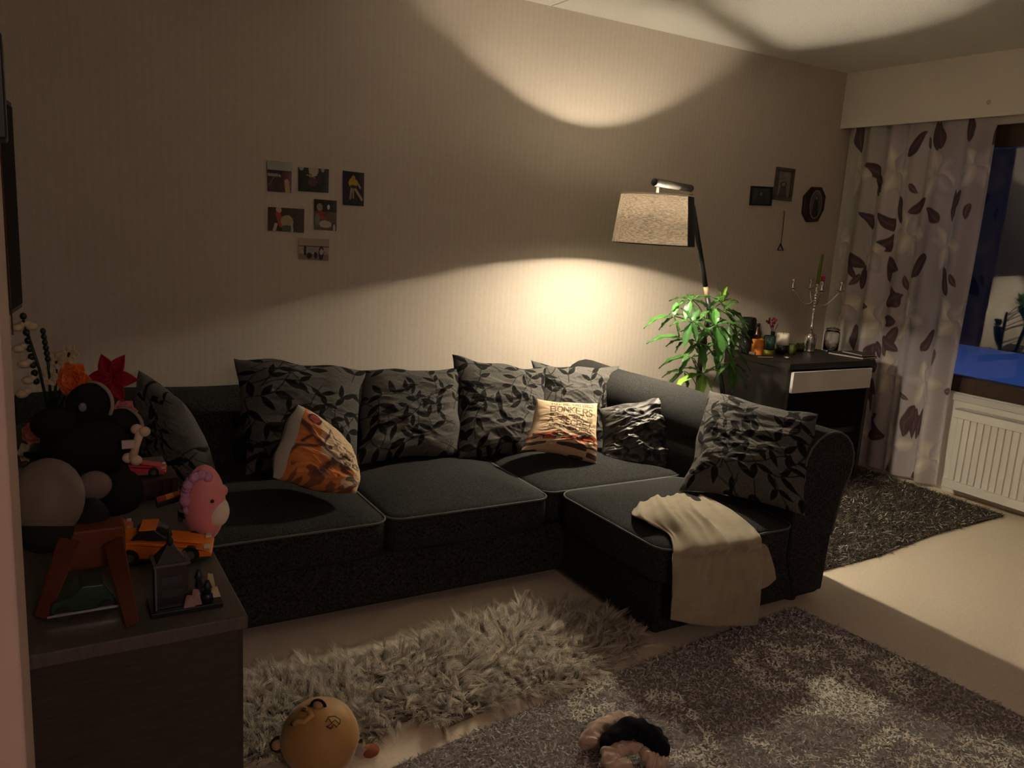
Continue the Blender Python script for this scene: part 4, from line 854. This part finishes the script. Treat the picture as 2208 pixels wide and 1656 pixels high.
v = np.repeat(rng.uniform(.50, 1.0, (nl, 1)), ns_, 0)*rng.uniform(.8, 1.1, (nl*ns_, 1)); cols = np.minimum(np.array([.97, .90, .80])*v, .97)
o = strips('fur', R0, dd, L_r, np.full(nl*ns_, .0022), 5, M['fur'], fur, cols=cols, bend=bd_); o['kind'] = 'stuff'
tp_ = at(1128, 1283, 2, .07); b = B(); gq = np.zeros((6, 4, 3))
for i in range(6):
    for j in range(4): gq[i, j] = tp_+np.array([-.012+.008*j+.003*i, .004*math.sin(i), -.03+.010*i])
b.grid(gq).obj('care_tag', mat('label_cloth', (.62, .56, .44), .8), fur, fix=False, solid=.001, label='pale sewn-in label sticking up')

dkP = [(2.86, 2.16), (3.35, 2.17), (3.9, 2.24), (4.58, 2.262), (4.62, 3.2), (4.6, 3.64), (2.86, 3.60)]
dk = thing('dark_rug', 'dark brown-grey shaggy rug with shiny threads between sofa, desk and curtain', 'rug', (3.7, 2.8, 0))
B().prism(dkP, 2, .001, .008).obj('rug_backing', mat('dark_rug_base', (.02, .017, .014), .95, .05), dk)
n = 80000; x = rng.uniform(2.84, 4.64, n); y = rng.uniform(2.14, 3.64, n); k = inpoly(x, y, dkP); x, y = x[k], y[k]; n = len(x)
sp2 = rng.random(n) < .07; v = rng.uniform(.4, 1.7, (n, 1)); cols = np.array([.085, .070, .054])*v; cols[sp2] = (.85, .78, .66)
d = np.stack([rng.normal(.1, .8, n), rng.normal(-.5, .7, n), np.full(n, .75)], 1)
o = strips('rug_pile', np.stack([x, y, np.full(n, .006)], 1), d, rng.uniform(.018, .034, n), rng.uniform(.002, .0045, n), 3, mat('dark_pile', attr='pat', rough=.45, spec=.5), dk, curl=.5, cols=cols); o['kind'] = 'stuff'

# ------------------------------------------------------------------ plush ball and socks on the floor
c = at(690, 1588, 2, .095); R = .098
ball = thing('plush_toy', 'round tan ball-shaped plush toy with dark-rimmed ears lying on the sheepskin', 'plush toy', (c[0], c[1], c[2]-R))
def ballcol(): return mat('tan_plush', (.47, .27, .095), .5, .35, sheen=.25, noise=(9, .12), bump=(14, .35, .006))
B().ball(c, (R, R, R*.98), 48, fn=lambda V: 1-.035*np.exp(-((V[:, 0]-.25)**2+(V[:, 1]+.55)**2+(V[:, 2]-.75)**2)/.03)+.02*np.sin(V[:, 0]*9+V[:, 2]*4)*np.clip(V[:, 0], 0, 1)).obj('body', ballcol(), ball, smooth=True)
def onball(x, y, f=1.0):
    d = ray(x, y); d /= np.linalg.norm(d); o = CAM-c; bq = o@d; q = bq*bq-(o@o-R*R*f*f); t = -bq-math.sqrt(max(q, 0)); return CAM+d*t
thr = mat('thread_brown', (.09, .035, .012), .6)
B_ = B()
for pts in ([(703, 1556), (708, 1546), (722, 1544), (734, 1552), (732, 1562)], [(709, 1549), (716, 1560), (706, 1566), (713, 1570), (720, 1562), (726, 1568), (731, 1560), (722, 1552), (716, 1558)], [(703, 1566), (712, 1572), (718, 1568)]):
    B_.tube([onball(*q, 1.004) for q in pts], .0013, 6)
B_.obj('stitched_mark', thr, ball, smooth=True, label='dark brown stitched mark')
for nm, cc, pts, rr in (('muzzle_patch', (.56, .35, .14), [(655, 1530), (668, 1533), (672, 1544), (658, 1556), (644, 1554), (634, 1562)], .006),):
    B().tube([onball(*q, .965) for q in pts], .0085, 10, flat=1).obj(nm, mat('light_tan', cc, .6), ball, smooth=True)
for q in ((667, 1524), (631, 1562)): B().ball(onball(*q, .995), (.0065, .0042, .0042), 12).obj('eye', M['black'], ball, smooth=True)
for q, dx, dy in (((686, 1516), 0, 1), ((603, 1605), -1, 0)):
    e = onball(q[0]-dx*-3, q[1]+dy*6, .97); n_ = (e-c)/np.linalg.norm(e-c); s_ = np.cross(n_, -fw); s_ /= np.linalg.norm(s_); P = []
    for k in range(13): t = PI*k/12; P.append(e+s_*.0175*math.cos(t)+n_*.021*math.sin(t)-n_*.004)
    ea = B().tube(P, .0042, 8).obj('ear_rim', M['softblack'], ball, smooth=True, label='black rim of the ear')
    B().ball(e+n_*.004, (.014, .014, .014), 14).obj('ear', mat('ear_tan', (.38, .25, .13), .7), ball, smooth=True)
e = onball(772, 1618, .97); n_ = (e-c)/np.linalg.norm(e-c); s_ = np.cross(n_, -fw); s_ /= np.linalg.norm(s_)
g = np.zeros((8, 8, 3))
for i in range(8):
    for j in range(8): g[i, j] = e+n_*(.038*i/7-.004)+s_*(.028*(j/7-.5)*(1-.2*i/7))-fw*(.006*math.sin(i*.6))
B().grid(g).obj('hang_tag', mat('tag_white', (.42, .38, .33), .7), ball, fix=False, solid=.0012, label='pale square tag')
B().ball(e+n_*.030-s_*.004+fw*.012, (.024, .020, .016), 18).obj('foot', mat('red_brown_plush', (.30, .09, .04), .8), ball, smooth=True, label='small red-brown foot')
def sock(name, label, pts, rads, m, seed):
    P = np.array([at(a, b, 2, z) for a, b, z in pts]); n = 40; T = np.linspace(0, len(P)-1, n); Q = []; Rr = []
    for t in T:
        i = min(int(t), len(P)-2); f = t-i; p0 = P[max(i-1, 0)]; p1 = P[i]; p2 = P[i+1]; p3 = P[min(i+2, len(P)-1)]
        Q.append(.5*((2*p1)+(-p0+p2)*f+(2*p0-5*p1+4*p2-p3)*f*f+(-p0+3*p1-3*p2+p3)*f**3)); Rr.append(rads[i]*(1-f)+rads[i+1]*f)
    Q = np.array(Q); Rr = np.array(Rr)*(1+.10*np.sin(np.arange(n)*1.3+seed)); b = B().tube(Q, Rr, 22, flat=.72)
    V = b.V[0]; V += (np.array([vnoise(V[:, 0]*55, V[:, 1]*55+V[:, 2]*40, seed+i) for i in range(3)]).T-.5)*.012; V[:, 2] = np.maximum(V[:, 2], .016)
    o = b.obj(name, m, None, smooth=True, sub=1); tag(o, label, 'sock', 'crumpled socks on the shaggy rug'); return o
ps = mat('pale_knit', (.50, .37, .30), .9, .1, sheen=.3, bump=(260, .5, .002)); bs = mat('black_knit', (.008, .008, .011), .95, .1, bump=(260, .5, .002))
sock('sock', 'pale pink sock curled at the back left of the sock pile', [(1275, 1612, .03), (1278, 1585, .045), (1310, 1560, .05), (1345, 1553, .045), (1375, 1556, .04)], [.030, .028, .027, .028, .020], ps, 3)
sock('sock', 'black sock arching over the pale ones in the pile', [(1304, 1618, .04), (1318, 1590, .065), (1362, 1570, .08), (1405, 1585, .07), (1425, 1612, .05), (1432, 1632, .03)], [.016, .026, .034, .035, .030, .016], bs, 8)
sock('sock', 'pale pink sock balled up in the middle of the pile', [(1380, 1612, .05), (1345, 1612, .05), (1318, 1625, .045), (1322, 1648, .04), (1360, 1652, .035)], [.014, .024, .027, .026, .020], ps, 13)
sock('sock', 'pale pink sock stretching to the right at the front of the pile', [(1386, 1612, .05), (1392, 1628, .045), (1414, 1642, .035), (1440, 1650, .03)], [.010, .019, .023, .018], ps, 21)

# ------------------------------------------------------------------ left side: cabinet, television, speaker
CZ_ = .70
cab = thing('cabinet', 'low dark brown cabinet crowded with toys at the left edge, in front of the sofa', 'cabinet', (.05, 1.95, 0))
cm = mat('dark_cabinet', (.040, .030, .027), .55, .35, noise=(24, .2), stretch=(1, 1, 8)); ctm = mat('cabinet_top', (.085, .073, .062), .5, .35, noise=(24, .15), stretch=(8, 1, 1))
bx((-.22, 1.395, .05), (.300, 2.42, CZ_-.026)).obj('carcass', cm, cab, bevel=.002)
bx((-.22, 1.38, CZ_-.026), (.313, 2.44, CZ_)).obj('top', ctm, cab, bevel=.003, label='slightly lighter brown top board')
for k in range(2):
    d_ = bx((.300, 1.41+k*.505, .07), (.311, 1.91+k*.505, CZ_-.032)).obj('door', cm, cab, bevel=.002)
    B().lathe([(.008, 0), (.006, .012), (.010, .018), (.008, .024)], (.311, 1.86+k*.10, .5), 14, axis=(1, 0, 0)).obj('knob', M['metal'], d_, smooth=True)
bx((-.20, 1.41, 0), (.28, 2.40, .05)).obj('plinth', cm, cab)
def obox(c, u, s):    # oriented thin box along direction u (xy), given half-sizes
    u = np.array(u, float); u /= np.linalg.norm(u); w_ = np.array([-u[1], u[0], 0]); u = np.array([u[0], u[1], 0]); c = np.array(c, float); V = []
    for i in (-1, 1):
        for j in (-1, 1):
            for k in (-1, 1): V.append(c+u*s[0]*i+w_*s[1]*j+np.array([0, 0, s[2]*k]))
    return B().add(V, [(0, 1, 3, 2), (4, 6, 7, 5), (0, 4, 5, 1), (2, 3, 7, 6), (0, 2, 6, 4), (1, 5, 7, 3)])
ud = np.array([.143, 1.0]); cT = (-.108, 2.375, 1.375)
tv = thing('television', 'flat black television seen edge-on on the left wall', 'television', (-.12, 2.375, 1.07))
obox(cT, ud, (.53, .018, .30)).obj('screen_case', M['black'], tv, bevel=.004)
obox((-.088, 2.372, 1.375), ud, (.515, .001, .285)).obj('screen', mat('tv_screen', (.004, .004, .005), .6, .1), tv)
B().box((-.30, 2.3, 1.3), (-.15, 2.42, 1.42)).obj('wall_mount', M['black'], tv)
spk = thing('speaker', 'narrow black wall speaker at the top left edge with a thin cable below', 'speaker', (-.06, 1.26, 1.47))
B().box((-.30, 1.20, 1.477), (-.0125, 1.30, 1.60)).obj('speaker_box', M['black'], spk, bevel=.003)
B().box((-.30, 1.205, 1.60), (-.0165, 1.295, 1.86)).obj('speaker_top', M['black'], spk, bevel=.003)
B().tube([(-.016, .905, 1.49), (-.0150, .905, 1.40), (-.014, .906, 1.28)], .0008, 6).obj('cable', mat('brown_cable', (.06, .02, .01), .6), spk)

# ------------------------------------------------------------------ toys and flowers on the cabinet
Pt = lambda x, y, Y: at(x, y, 1, Y)
def px2m(Y, n): return n/FPX*Y/.93          # rough size of n photo pixels at depth Y
# bouquet in a dark vase
vb = np.array([.035, 2.22, CZ_]); bq = thing('flower_vase', 'dark vase of orange, crimson and cream toy-brick flowers behind the black plush', 'vase', vb)
B().lathe([(.040, 0), (.050, .03), (.052, .10), (.036, .16), (.040, .18)], vb, 20).obj('vase', M['black'], bq, smooth=True, bevel=.001)
sg = mat('stem_dark_green', (.012, .030, .014), .4); vtop = vb+np.array([0, 0, .17])
def stem(x, y, Y=2.22, r=.0032): return Pt(x, y, Y)
heads = [(50, 690, 'spike'), (96, 720, 'spike2'), (122, 778, 'cream'), (162, 815, 'orange'), (240, 810, 'red'), (272, 885, 'pink'), (72, 935, 'coral'), (150, 760, 'cream')]
stb = B()
for x, y, k in heads: e = Pt(x, y, 2.22); stb.tube([vtop, (vtop+e)/2+np.array([.004, 0, .01]), e], .0035, 7)
stb.obj('stalks', sg, bq, smooth=True)
def petals(c, n_, L, wd, colr, name, tilt=.5, cup=.3, jit=.1, pointed=False, layers=1, label=None):
    b = B()
    for ly_ in range(layers):
        for k in range(n_):
            a = 2*PI*k/n_+ly_*.5+rng.uniform(-jit, jit); tl2 = tilt+.35*ly_; LL = L*(1-.28*ly_)
            u = math.cos(a)*np.array(r2)+math.sin(a)*np.array(u2); d = u*math.cos(tl2)-fw*math.sin(tl2); s_ = np.cross(d, fw); s_ /= np.linalg.norm(s_); nn = np.cross(s_, d); G = np.zeros((9, 5, 3))
            for i in range(9):
                t = i/8; hw = wd*(math.sin(PI*min(1, .08+t*.92))**(.8 if not pointed else 1.0))*(1-.3*t if pointed else 1)
                for j in range(5):
                    q = (j-2)/2; G[i, j] = c+d*LL*t+s_*hw*q-nn*(cup*hw*q*q)+nn*cup*LL*t*t*.3
            b.grid(G)
    return b.obj(name, colr, bq, smooth=True, fix=False, solid=.0015, label=label)
cr_, og, rd, pk, co = mat('cream_petal', (.60, .50, .33), .4), mat('orange_petal', (.75, .16, .02), .4), mat('crimson_petal', (.30, .008, .02), .4), mat('pink_petal', (.60, .22, .22), .45), mat('coral_petal', (.62, .22, .16), .45)
petals(Pt(162, 818, 2.2), 6, .045, .026, og, 'blossom', .35, .5, layers=3, label='large orange bloom')
petals(Pt(243, 815, 2.2), 6, .066, .023, rd, 'blossom', .15, .4, pointed=True, label='crimson bloom with pointed petals')
petals(Pt(272, 888, 2.18), 6, .034, .020, pk, 'blossom', .4, .5, layers=2, label='pink bloom')
petals(Pt(72, 935, 2.18), 7, .028, .014, co, 'blossom', .3, .4, layers=2, label='coral bloom')
for x, y in ((124, 778), (150, 764), (60, 975), (108, 812)): petals(Pt(x, y, 2.22), 6, .026, .011, cr_, 'blossom', .2, .3)
for x, y, dx in ((38, 706, 1), (68, 704, -1), (40, 752, 1), (52, 785, 1), (60, 820, 1), (48, 850, 1)):
    c = Pt(x, y, 2.22); b = B(); b.ball(c, (.014, .012, .010), 12); b.ball(c+np.array([.010*dx, 0, .006]), (.010, .009, .008), 10); b.obj('blossom', cr_, bq, smooth=True)
b = B()
for k in range(9): t = k/8; b.ball(Pt(50+28*t, 682+140*t, 2.22), (.008, .008, .009), 8)
for k in range(6): t = k/5; b.ball(Pt(93+10*t, 714+60*t, 2.22), (.007, .007, .008), 8)
b.obj('buds', mat('dark_bud', (.012, .03, .012), .35), bq, smooth=True)
for x0_, y0_, x1_, y1_ in ((110, 990, 44, 1020), (95, 985, 50, 975)):
    a, e = Pt(x0_, y0_, 2.15), Pt(x1_, y1_, 2.1); G = np.zeros((10, 5, 3)); d = (e-a); s_ = np.cross(d, fw); s_ /= np.linalg.norm(s_)
    for i in range(10):
        t = i/9
        for j in range(5): q = (j-2)/2; G[i, j] = a+d*t+s_*.016*q*math.sin(PI*min(1, .1+.9*t))-fw*.006*math.sin(PI*t)
    B().grid(G).obj('leaf', sg, bq, smooth=True, fix=False, solid=.0015)
# black plush animal with pale-edged ears, sitting; holds nothing - the bone beside it is a thing of its own
bpm = mat('black_plush', (.016, .016, .015), .95, .1, bump=(160, .6, .003)); rimm = mat('pale_piping', (.30, .25, .20), .8)
pc = Pt(205, 975, 1.95); pl = thing('plush_toy', 'large black plush animal with two round pale-edged ears among the toys', 'plush toy', (pc[0], pc[1], CZ_))
B().ball(np.array([pc[0], pc[1], CZ_+.085]), (.075, .07, .09), 24).obj('body', bpm, pl, smooth=True)
B().ball(Pt(200, 965, 1.93), (.080, .06, .066), 26, fn=lambda V: 1+.10*np.exp(-((V[:, 0]+.8)**2+V[:, 2]**2)/.2)).obj('head', bpm, pl, smooth=True)
B().ball(Pt(120, 915, 1.93), (.048, .036, .036), 20).obj('muzzle', bpm, pl, smooth=True)
for cx__, cy__, rr in ((195, 872, .048), (262, 925, .047)):
    c = Pt(cx__, cy__, 1.95); e = B(); e.ball(c, (rr, .022, rr), 22).obj('ear', bpm, pl, smooth=True)
    B().tube([c+(math.cos(a)*np.array(r2)+math.sin(a)*np.array(u2))*rr*1.0 for a in np.linspace(-.5, 1.75, 16)], .0042, 7).obj('ear_piping', rimm, pl, smooth=True, label='pale piping on the edge of the ear')
B().ball(Pt(178, 878, 1.88), (.008, .004, .010), 12).obj('eye', mat('grey_button', (.18, .17, .18), .3), pl, smooth=True)
for cx__, cy__, rx, rz in ((178, 1095, .040, .075), (262, 1060, .045, .05)):
    c = Pt(cx__, cy__, 1.86); c[2] = max(c[2], CZ_+rz); B().ball(c, (rx, .045, rz), 18).obj('paw', bpm, pl, smooth=True)
B().ball(Pt(203, 1047, 1.82), (.034, .026, .031), 20).obj('foot_pad', mat('grey_pad', (.20, .15, .14), .9, bump=(200, .5)), pl, smooth=True, label='pale grey-pink foot pad')
# bone
a, e = Pt(303, 928, 1.86), Pt(285, 990, 1.86); bd = e-a; sd_ = np.cross(bd, fw); sd_ /= np.linalg.norm(sd_); bm_ = mat('bone_plastic', (.62, .48, .34), .5)
b = B().tube([a, a+bd*.5, e], [.0095, .0075, .0095], 14)
for p_, q_ in ((a, 1), (a, -1), (e, 1), (e, -1)): b.ball(p_+sd_*.009*q_, (.0125, .010, .0115), 14)
tag(b.obj('toy_bone', bm_, None, smooth=True), 'pale toy bone propped against the black plush animal', 'toy bone')
a = Pt(262, 962, 1.84); e = Pt(290, 956, 1.84)
tag(B().box(np.minimum(a, e)+np.array([0, -.004, -.006]), np.maximum(a, e)+np.array([0, .004, .008])).obj('paper_tag', mat('paper_pink', (.55, .44, .42), .8), None, bevel=.001), 'small pale tag sticking out beside the toy bone', 'tag')
# pale dome-shaped toy with black lower part on orange legs (in front)
dc = Pt(104, 1072, 1.58); rb = thing('toy_figure', 'big pale dome-headed toy with black lower body standing on reddish-orange splayed legs', 'toy', (dc[0], 1.58, CZ_))
B().ball(dc, (.058, .05, .070), 28, fn=lambda V: 1+.05*np.clip(-V[:, 2], 0, 1)).obj('head', mat('grey_white_shell', (.17, .14, .12), .55, noise=(6, .1)), rb, smooth=True, label='pale grey dome')
B().ball(Pt(98, 1150, 1.57), (.046, .042, .042), 22, fn=lambda V: 1-.18*np.clip(-V[:, 2], 0, 1)).obj('body', M['softblack'], rb, smooth=True, label='black lower body')
B().ball(Pt(196, 1140, 1.62), (.036, .03, .060), 20).obj('arm', M['softblack'], rb, smooth=True)
for q in ((153, 1068), (154, 1083)): B().ball(Pt(q[0], q[1], 1.55), .0062, 10).obj('button', M['black'], rb, smooth=True)
lgm = mat('orange_leg', (.10, .022, .013), .45)
for (x0_, y0_), (x1_, y1_) in (((150, 1165), (88, 1335)), ((245, 1170), (286, 1350))):
    a = Pt(x0_, y0_, 1.52); e = at(x1_, y1_, 2, CZ_+.006); d = e-a; s_ = np.cross(d, fw); s_ /= np.linalg.norm(s_)
    G = [a-s_*.020, a+s_*.020, e+s_*.013, e-s_*.013]; th = np.array([0, .012, 0]); V = [g_ for g_ in G]+[g_+th for g_ in G]
    B().add(V, [(0, 1, 2, 3), (7, 6, 5, 4), (0, 4, 5, 1), (1, 5, 6, 2), (2, 6, 7, 3), (3, 7, 4, 0)]).obj('leg', lgm, rb, bevel=.003)
a, e = Pt(130, 1150, 1.56), Pt(268, 1200, 1.60); B().box(np.minimum(a, e), np.maximum(a, e)+np.array([0, .02, 0])).obj('hip_panel', mat('rust_panel', (.13, .032, .012), .5), rb, bevel=.005)
# dim clear box between the legs
bxp = at(185, 1330, 2, CZ_); cbx = thing('toy_vehicle', 'dim dark green toy car with silver trim between the orange legs', 'toy', bxp)
c = bxp+np.array([0, .03, 0])
B().prism([(c[0]-.055, CZ_+.012), (c[0]-.05, CZ_+.034), (c[0]-.02, CZ_+.040), (c[0]-.005, CZ_+.058), (c[0]+.03, CZ_+.056), (c[0]+.045, CZ_+.034), (c[0]+.052, CZ_+.012)], 1, c[1]-.03, c[1]+.03).obj('body', mat('dark_green_paint', (.02, .045, .03), .3), cbx, bevel=.004)
for sx in (-.034, .032):
    for sy in (-.032, .026): B().lathe([(.013, 0), (.013, .007)], (c[0]+sx, c[1]+sy, CZ_+.013), 16, axis=(0, 1, 0)).obj('wheel', M['black'], cbx)
B().box((c[0]-.058, c[1]-.034, CZ_+.010), (c[0]+.055, c[1]-.031, CZ_+.014)).obj('silver_trim', M['metal'], cbx)
# orange brick sports car
def brickcar(name, label, o, ang, sc, colr, detail, gl):
    t = thing(name, label, 'toy car', o, None); ca, sa_ = math.cos(ang), math.sin(ang)
    def T(V): V = np.asarray(V, float)*sc; return np.stack([V[:, 0]*ca-V[:, 1]*sa_, V[:, 0]*sa_+V[:, 1]*ca, V[:, 2]], 1)+np.array(o)
    def part(nm, b, m, **k): b.V = [T(np.concatenate(b.V))]; return b.obj(nm, m, t, **k)
    part('chassis', B().box((-.10, -.042, .008), (.10, .042, .022)), detail, bevel=.001)
    part('body', B().prism([(-.104, .022), (-.102, .046), (-.085, .054), (-.04, .055), (-.015, .050), (.05, .040), (.098, .028), (.106, .020), (.104, .014), (.078, .014), (.074, .030), (.060, .036), (.046, .030), (.042, .016), (-.044, .016), (-.048, .032), (-.062, .039), (-.078, .032), (-.082, .016), (-.104, .016)], 1, -.046, .046), colr, bevel=.0015)
    part('cabin', B().prism([(-.062, .054), (-.045, .074), (-.012, .076), (.018, .050), (-.0, .050)], 1, -.034, .034), gl, bevel=.002, label='dark glass')
    part('roof', B().box((-.044, -.032, .0745), (-.010, .032, .0785)), colr, bevel=.001)
    part('bonnet_plate', B().add([(.0, -.03, .0515), (.0, .03, .0515), (.085, .026, .0355), (.085, -.026, .0355), (.0, -.03, .055), (.0, .03, .055), (.085, .026, .039), (.085, -.026, .039)], [(0, 1, 2, 3), (7, 6, 5, 4), (0, 4, 5, 1), (1, 5, 6, 2), (2, 6, 7, 3), (3, 7, 4, 0)]), colr, bevel=.001)
    part('spoiler', B().box((-.108, -.045, .062), (-.092, .045, .066)).box((-.102, -.03, .050), (-.098, -.024, .062)).box((-.102, .024, .050), (-.098, .03, .062)), detail, bevel=.001)
    for x_ in (-.062, .060):
        for y_ in (-.048, .036):
            w_ = B().lathe([(.0195, 0), (.020, .003), (.020, .009), (.0195, .012)], (x_, y_, .020), 22, axis=(0, 1, 0)); wh = part('wheel', w_, M['black'], bevel=.0005)
            h_ = B().lathe([(.010, -.001), (.010, .013)], (x_, y_, .020), 12, axis=(0, 1, 0)); part('hub_cap', h_, M['metal'])
    for y_ in (-.032, .032): part('headlight', B().box((.088, y_-.008, .030), (.101, y_+.008, .036)), M['whitepaint'], bevel=.001)
    return t
gd = mat('dark_car_glass', (.02, .02, .025), .1, .6); obr = mat('orange_brick', (.78, .20, .015), .35, .5); dgr = mat('dark_grey_brick', (.05, .045, .045), .4)
o1 = at(372, 1225, 2, CZ_); o1[1] = 1.70; o1[0] = .215
brickcar('toy_car', 'orange toy-brick sports car near the front corner of the cabinet', o1, math.radians(-14), .92, obr, dgr, gd)
# dark ribbed box with a red-pink toy car on top
xb = at(345, 1075, 2, CZ_); xb = np.array([.215, 2.12, CZ_])
rbx = thing('toy_box', 'dark brown ribbed box under the red toy car on the cabinet', 'box', xb)
B().box(xb+np.array((-.085, -.055, 0)), xb+np.array((.085, .055, .050))).obj('body', mat('brown_box', (.055, .026, .022), .6), rbx, bevel=.002)
for k in range(8): B().box(xb+np.array((-.08+k*.0215, -.058, .004)), xb+np.array((-.07+k*.0215, -.055, .046))).obj('rib', mat('brown_rib', (.07, .034, .028), .6), rbx)
brickcar('toy_car', 'glossy red-pink toy car on top of the dark ribbed box', xb+np.array([.0, 0, .0505]), math.radians(-10), .62, mat('red_pink', (.62, .06, .09), .3, .5), mat('tan_brick', (.25, .17, .12), .5), gd)
# second orange-and-black brick vehicle behind
o3 = np.array([.10, 1.86, CZ_]); brickcar('toy_car', 'grey and orange toy-brick pickup behind the orange sports car', o3, math.radians(-5), .72, mat('orange_dark', (.60, .15, .02), .4), mat('grey_brick', (.16, .13, .12), .5), mat('smoky', (.10, .085, .075), .3))
# loose dark bars with red / orange tips
for lb, (x0_, y0_), (x1_, y1_), Yb_, cc in (('black toy wing piece with a red and orange stripe beside the pink plush', (338, 1088), (412, 1066), 1.84, (.40, .04, .02)), ('long black toy wing lying over the orange car', (386, 1108), (456, 1132), 1.80, (.012, .012, .014))):
    a, e = Pt(x0_, y0_, Yb_), Pt(x1_, y1_, Yb_); t = thing('toy_wing', lb, 'toy part', ((a+e)/2)); d = e-a; up_ = np.array([0, 0, .007]); th = np.array([0, .022, .0])
    def bar(p, q, h0, h1): V = [p+up_*h0, q+up_*h0, q+up_*h1, p+up_*h1]; V = V+[v+th for v in V]; return B().add(V, [(0, 1, 2, 3), (7, 6, 5, 4), (0, 4, 5, 1), (1, 5, 6, 2), (2, 6, 7, 3), (3, 7, 4, 0)])
    bar(a, e, -1.2, .6).obj('blade', M['black'], t, bevel=.001)
    if cc[0] > .1:
        bar(a+d*.02, a+d*.28, .65, 1.3).obj('stripe', mat('red_stripe', (.42, .03, .03), .4), t); bar(a+d*.28, a+d*.5, .65, 1.3).obj('stripe', mat('orange_stripe', (.75, .28, .03), .4), t); bar(a+d*.5, a+d*.86, .65, 1.3).obj('stripe', mat('rust_stripe', (.48, .09, .02), .4), t)
    else:
        B().box(a+np.array([0, 0, -.02]), a+np.array([.008, .02, 0])).obj('strut', dgr, t)
    B().tube([(a+e)/2+np.array([0, .01, -.008]), np.array([(a[0]+e[0])/2, (a[1]+e[1])/2+.01, CZ_+.06])], .003, 6).obj('support_rod', dgr, t)
# pink plush with lilac curls
pgc = Pt(441, 1081, 1.765); pg = thing('plush_toy', 'small pink egg-shaped plush with lilac curls at the cabinet edge', 'plush toy', (pgc[0], pgc[1], CZ_)); hz = (pgc[2]-CZ_)
pkm = mat('pink_plush', (.72, .25, .27), .6, .3, sheen=.3, bump=(30, .25, .003))
B().ball(pgc, (.043, .043, hz), 30, fn=lambda V: 1-.06*V[:, 2]).obj('body', pkm, pg, smooth=True)
B().ball(pgc+np.array([.020, -.006, -.022]), (.030, .040, .036), 22).obj('belly', mat('cream_plush', (.70, .60, .48), .7), pg, smooth=True, label='cream side patch')
B().ball(Pt(458, 1081, 1.722), .0042, 10).obj('eye', M['black'], pg, smooth=True)
B().ball(Pt(480, 1058, 1.765), (.011, .012, .013), 14).obj('ear', pkm, pg, smooth=True)
lil = mat('lilac_plush', (.52, .26, .44), .85, .2, bump=(120, .8, .004)); b = B()
for k in range(34):
    t = k/33; a = math.radians(60+150*t); q = Pt(441+36*math.cos(a)*(1.0 if t > .3 else .8)-6, 1074-50*math.sin(a), 1.765+rng.uniform(-.03, .03)); b.ball(q, rng.uniform(.009, .013), 9)
b.obj('curls', lil, pg, smooth=True, label='lilac curly tuft')
# black gothic toy building with small figures on a dark base plate
g0 = np.array([.205, 1.455, CZ_]); gb = thing('toy_building', 'black toy-brick spired building on a dark base plate at the cabinet corner', 'toy', g0)
bk = mat('black_brick', (.010, .010, .013), .3, .5); dnv = mat('navy_brick', (.02, .022, .035), .35, .5)
B().box(g0+np.array((-.045, -.025, 0)), g0+np.array((.075, .045, .009))).obj('base_plate', bk, gb, bevel=.001)
B().box(g0+np.array((-.035, -.012, .009)), g0+np.array((.018, .036, .090))).obj('tower_wall', bk, gb, bevel=.001)
B().box(g0+np.array((-.039, -.016, .088)), g0+np.array((.022, .040, .093))).obj('cornice', mat('grey_edge', (.07, .07, .08), .4), gb, bevel=.001)
B().add([g0+np.array(v) for v in ((-.033, -.010, .093), (.016, -.010, .093), (.016, .034, .093), (-.033, .034, .093), (-.008, .012, .128))], [(0, 1, 4), (1, 2, 4), (2, 3, 4), (3, 0, 4), (3, 2, 1, 0)]).obj('roof', bk, gb)
B().lathe([(.006, .118), (.006, .128), (.003, .134), (.005, .138), (.001, .152)], g0+np.array((-.008, .012, 0)), 10).obj('spire', bk, gb, smooth=True)
for z in (.03, .055): B().box(g0+np.array((-.026, -.0135, z)), g0+np.array((.008, -.011, z+.014))).obj('window', dnv, gb)
B().box(g0+np.array((-.037, -.014, .009)), g0+np.array((-.034, -.011, .088))).obj('corner_post', mat('grey_post', (.10, .10, .10), .4), gb)
for k, (x, y, h) in enumerate(((.040, .012, .055), (.052, -.004, .038))):
    B().lathe([(.010, .009), (.009, .02), (.004, .024), (.007, h*.6), (.005, h*.8), (.008, h*.9), (.003, h+.009)], g0+np.array((x, y, 0)), 12).obj('figure', dnv, gb, smooth=True)
for k, (x, y, h, c_) in enumerate(((.062, .022, .040, (.45, .38, .20)), (.066, .004, .020, (.45, .38, .20)), (.030, -.014, .030, (.30, .16, .16)), (.018, -.018, .022, (.26, .14, .14)))):
    B().add([g0+np.array(v) for v in ((x-.010, y-.004, .009), (x+.010, y-.004, .009), (x+.010, y+.006, .009), (x-.010, y+.006, .009), (x-.004, y, .009+h), (x+.005, y+.003, .009+h*.9))], [(0, 1, 5, 4), (1, 2, 5), (2, 3, 4, 5), (3, 0, 4), (3, 2, 1, 0)]).obj('detail_block', mat('block_%d' % k, c_, .5), gb)
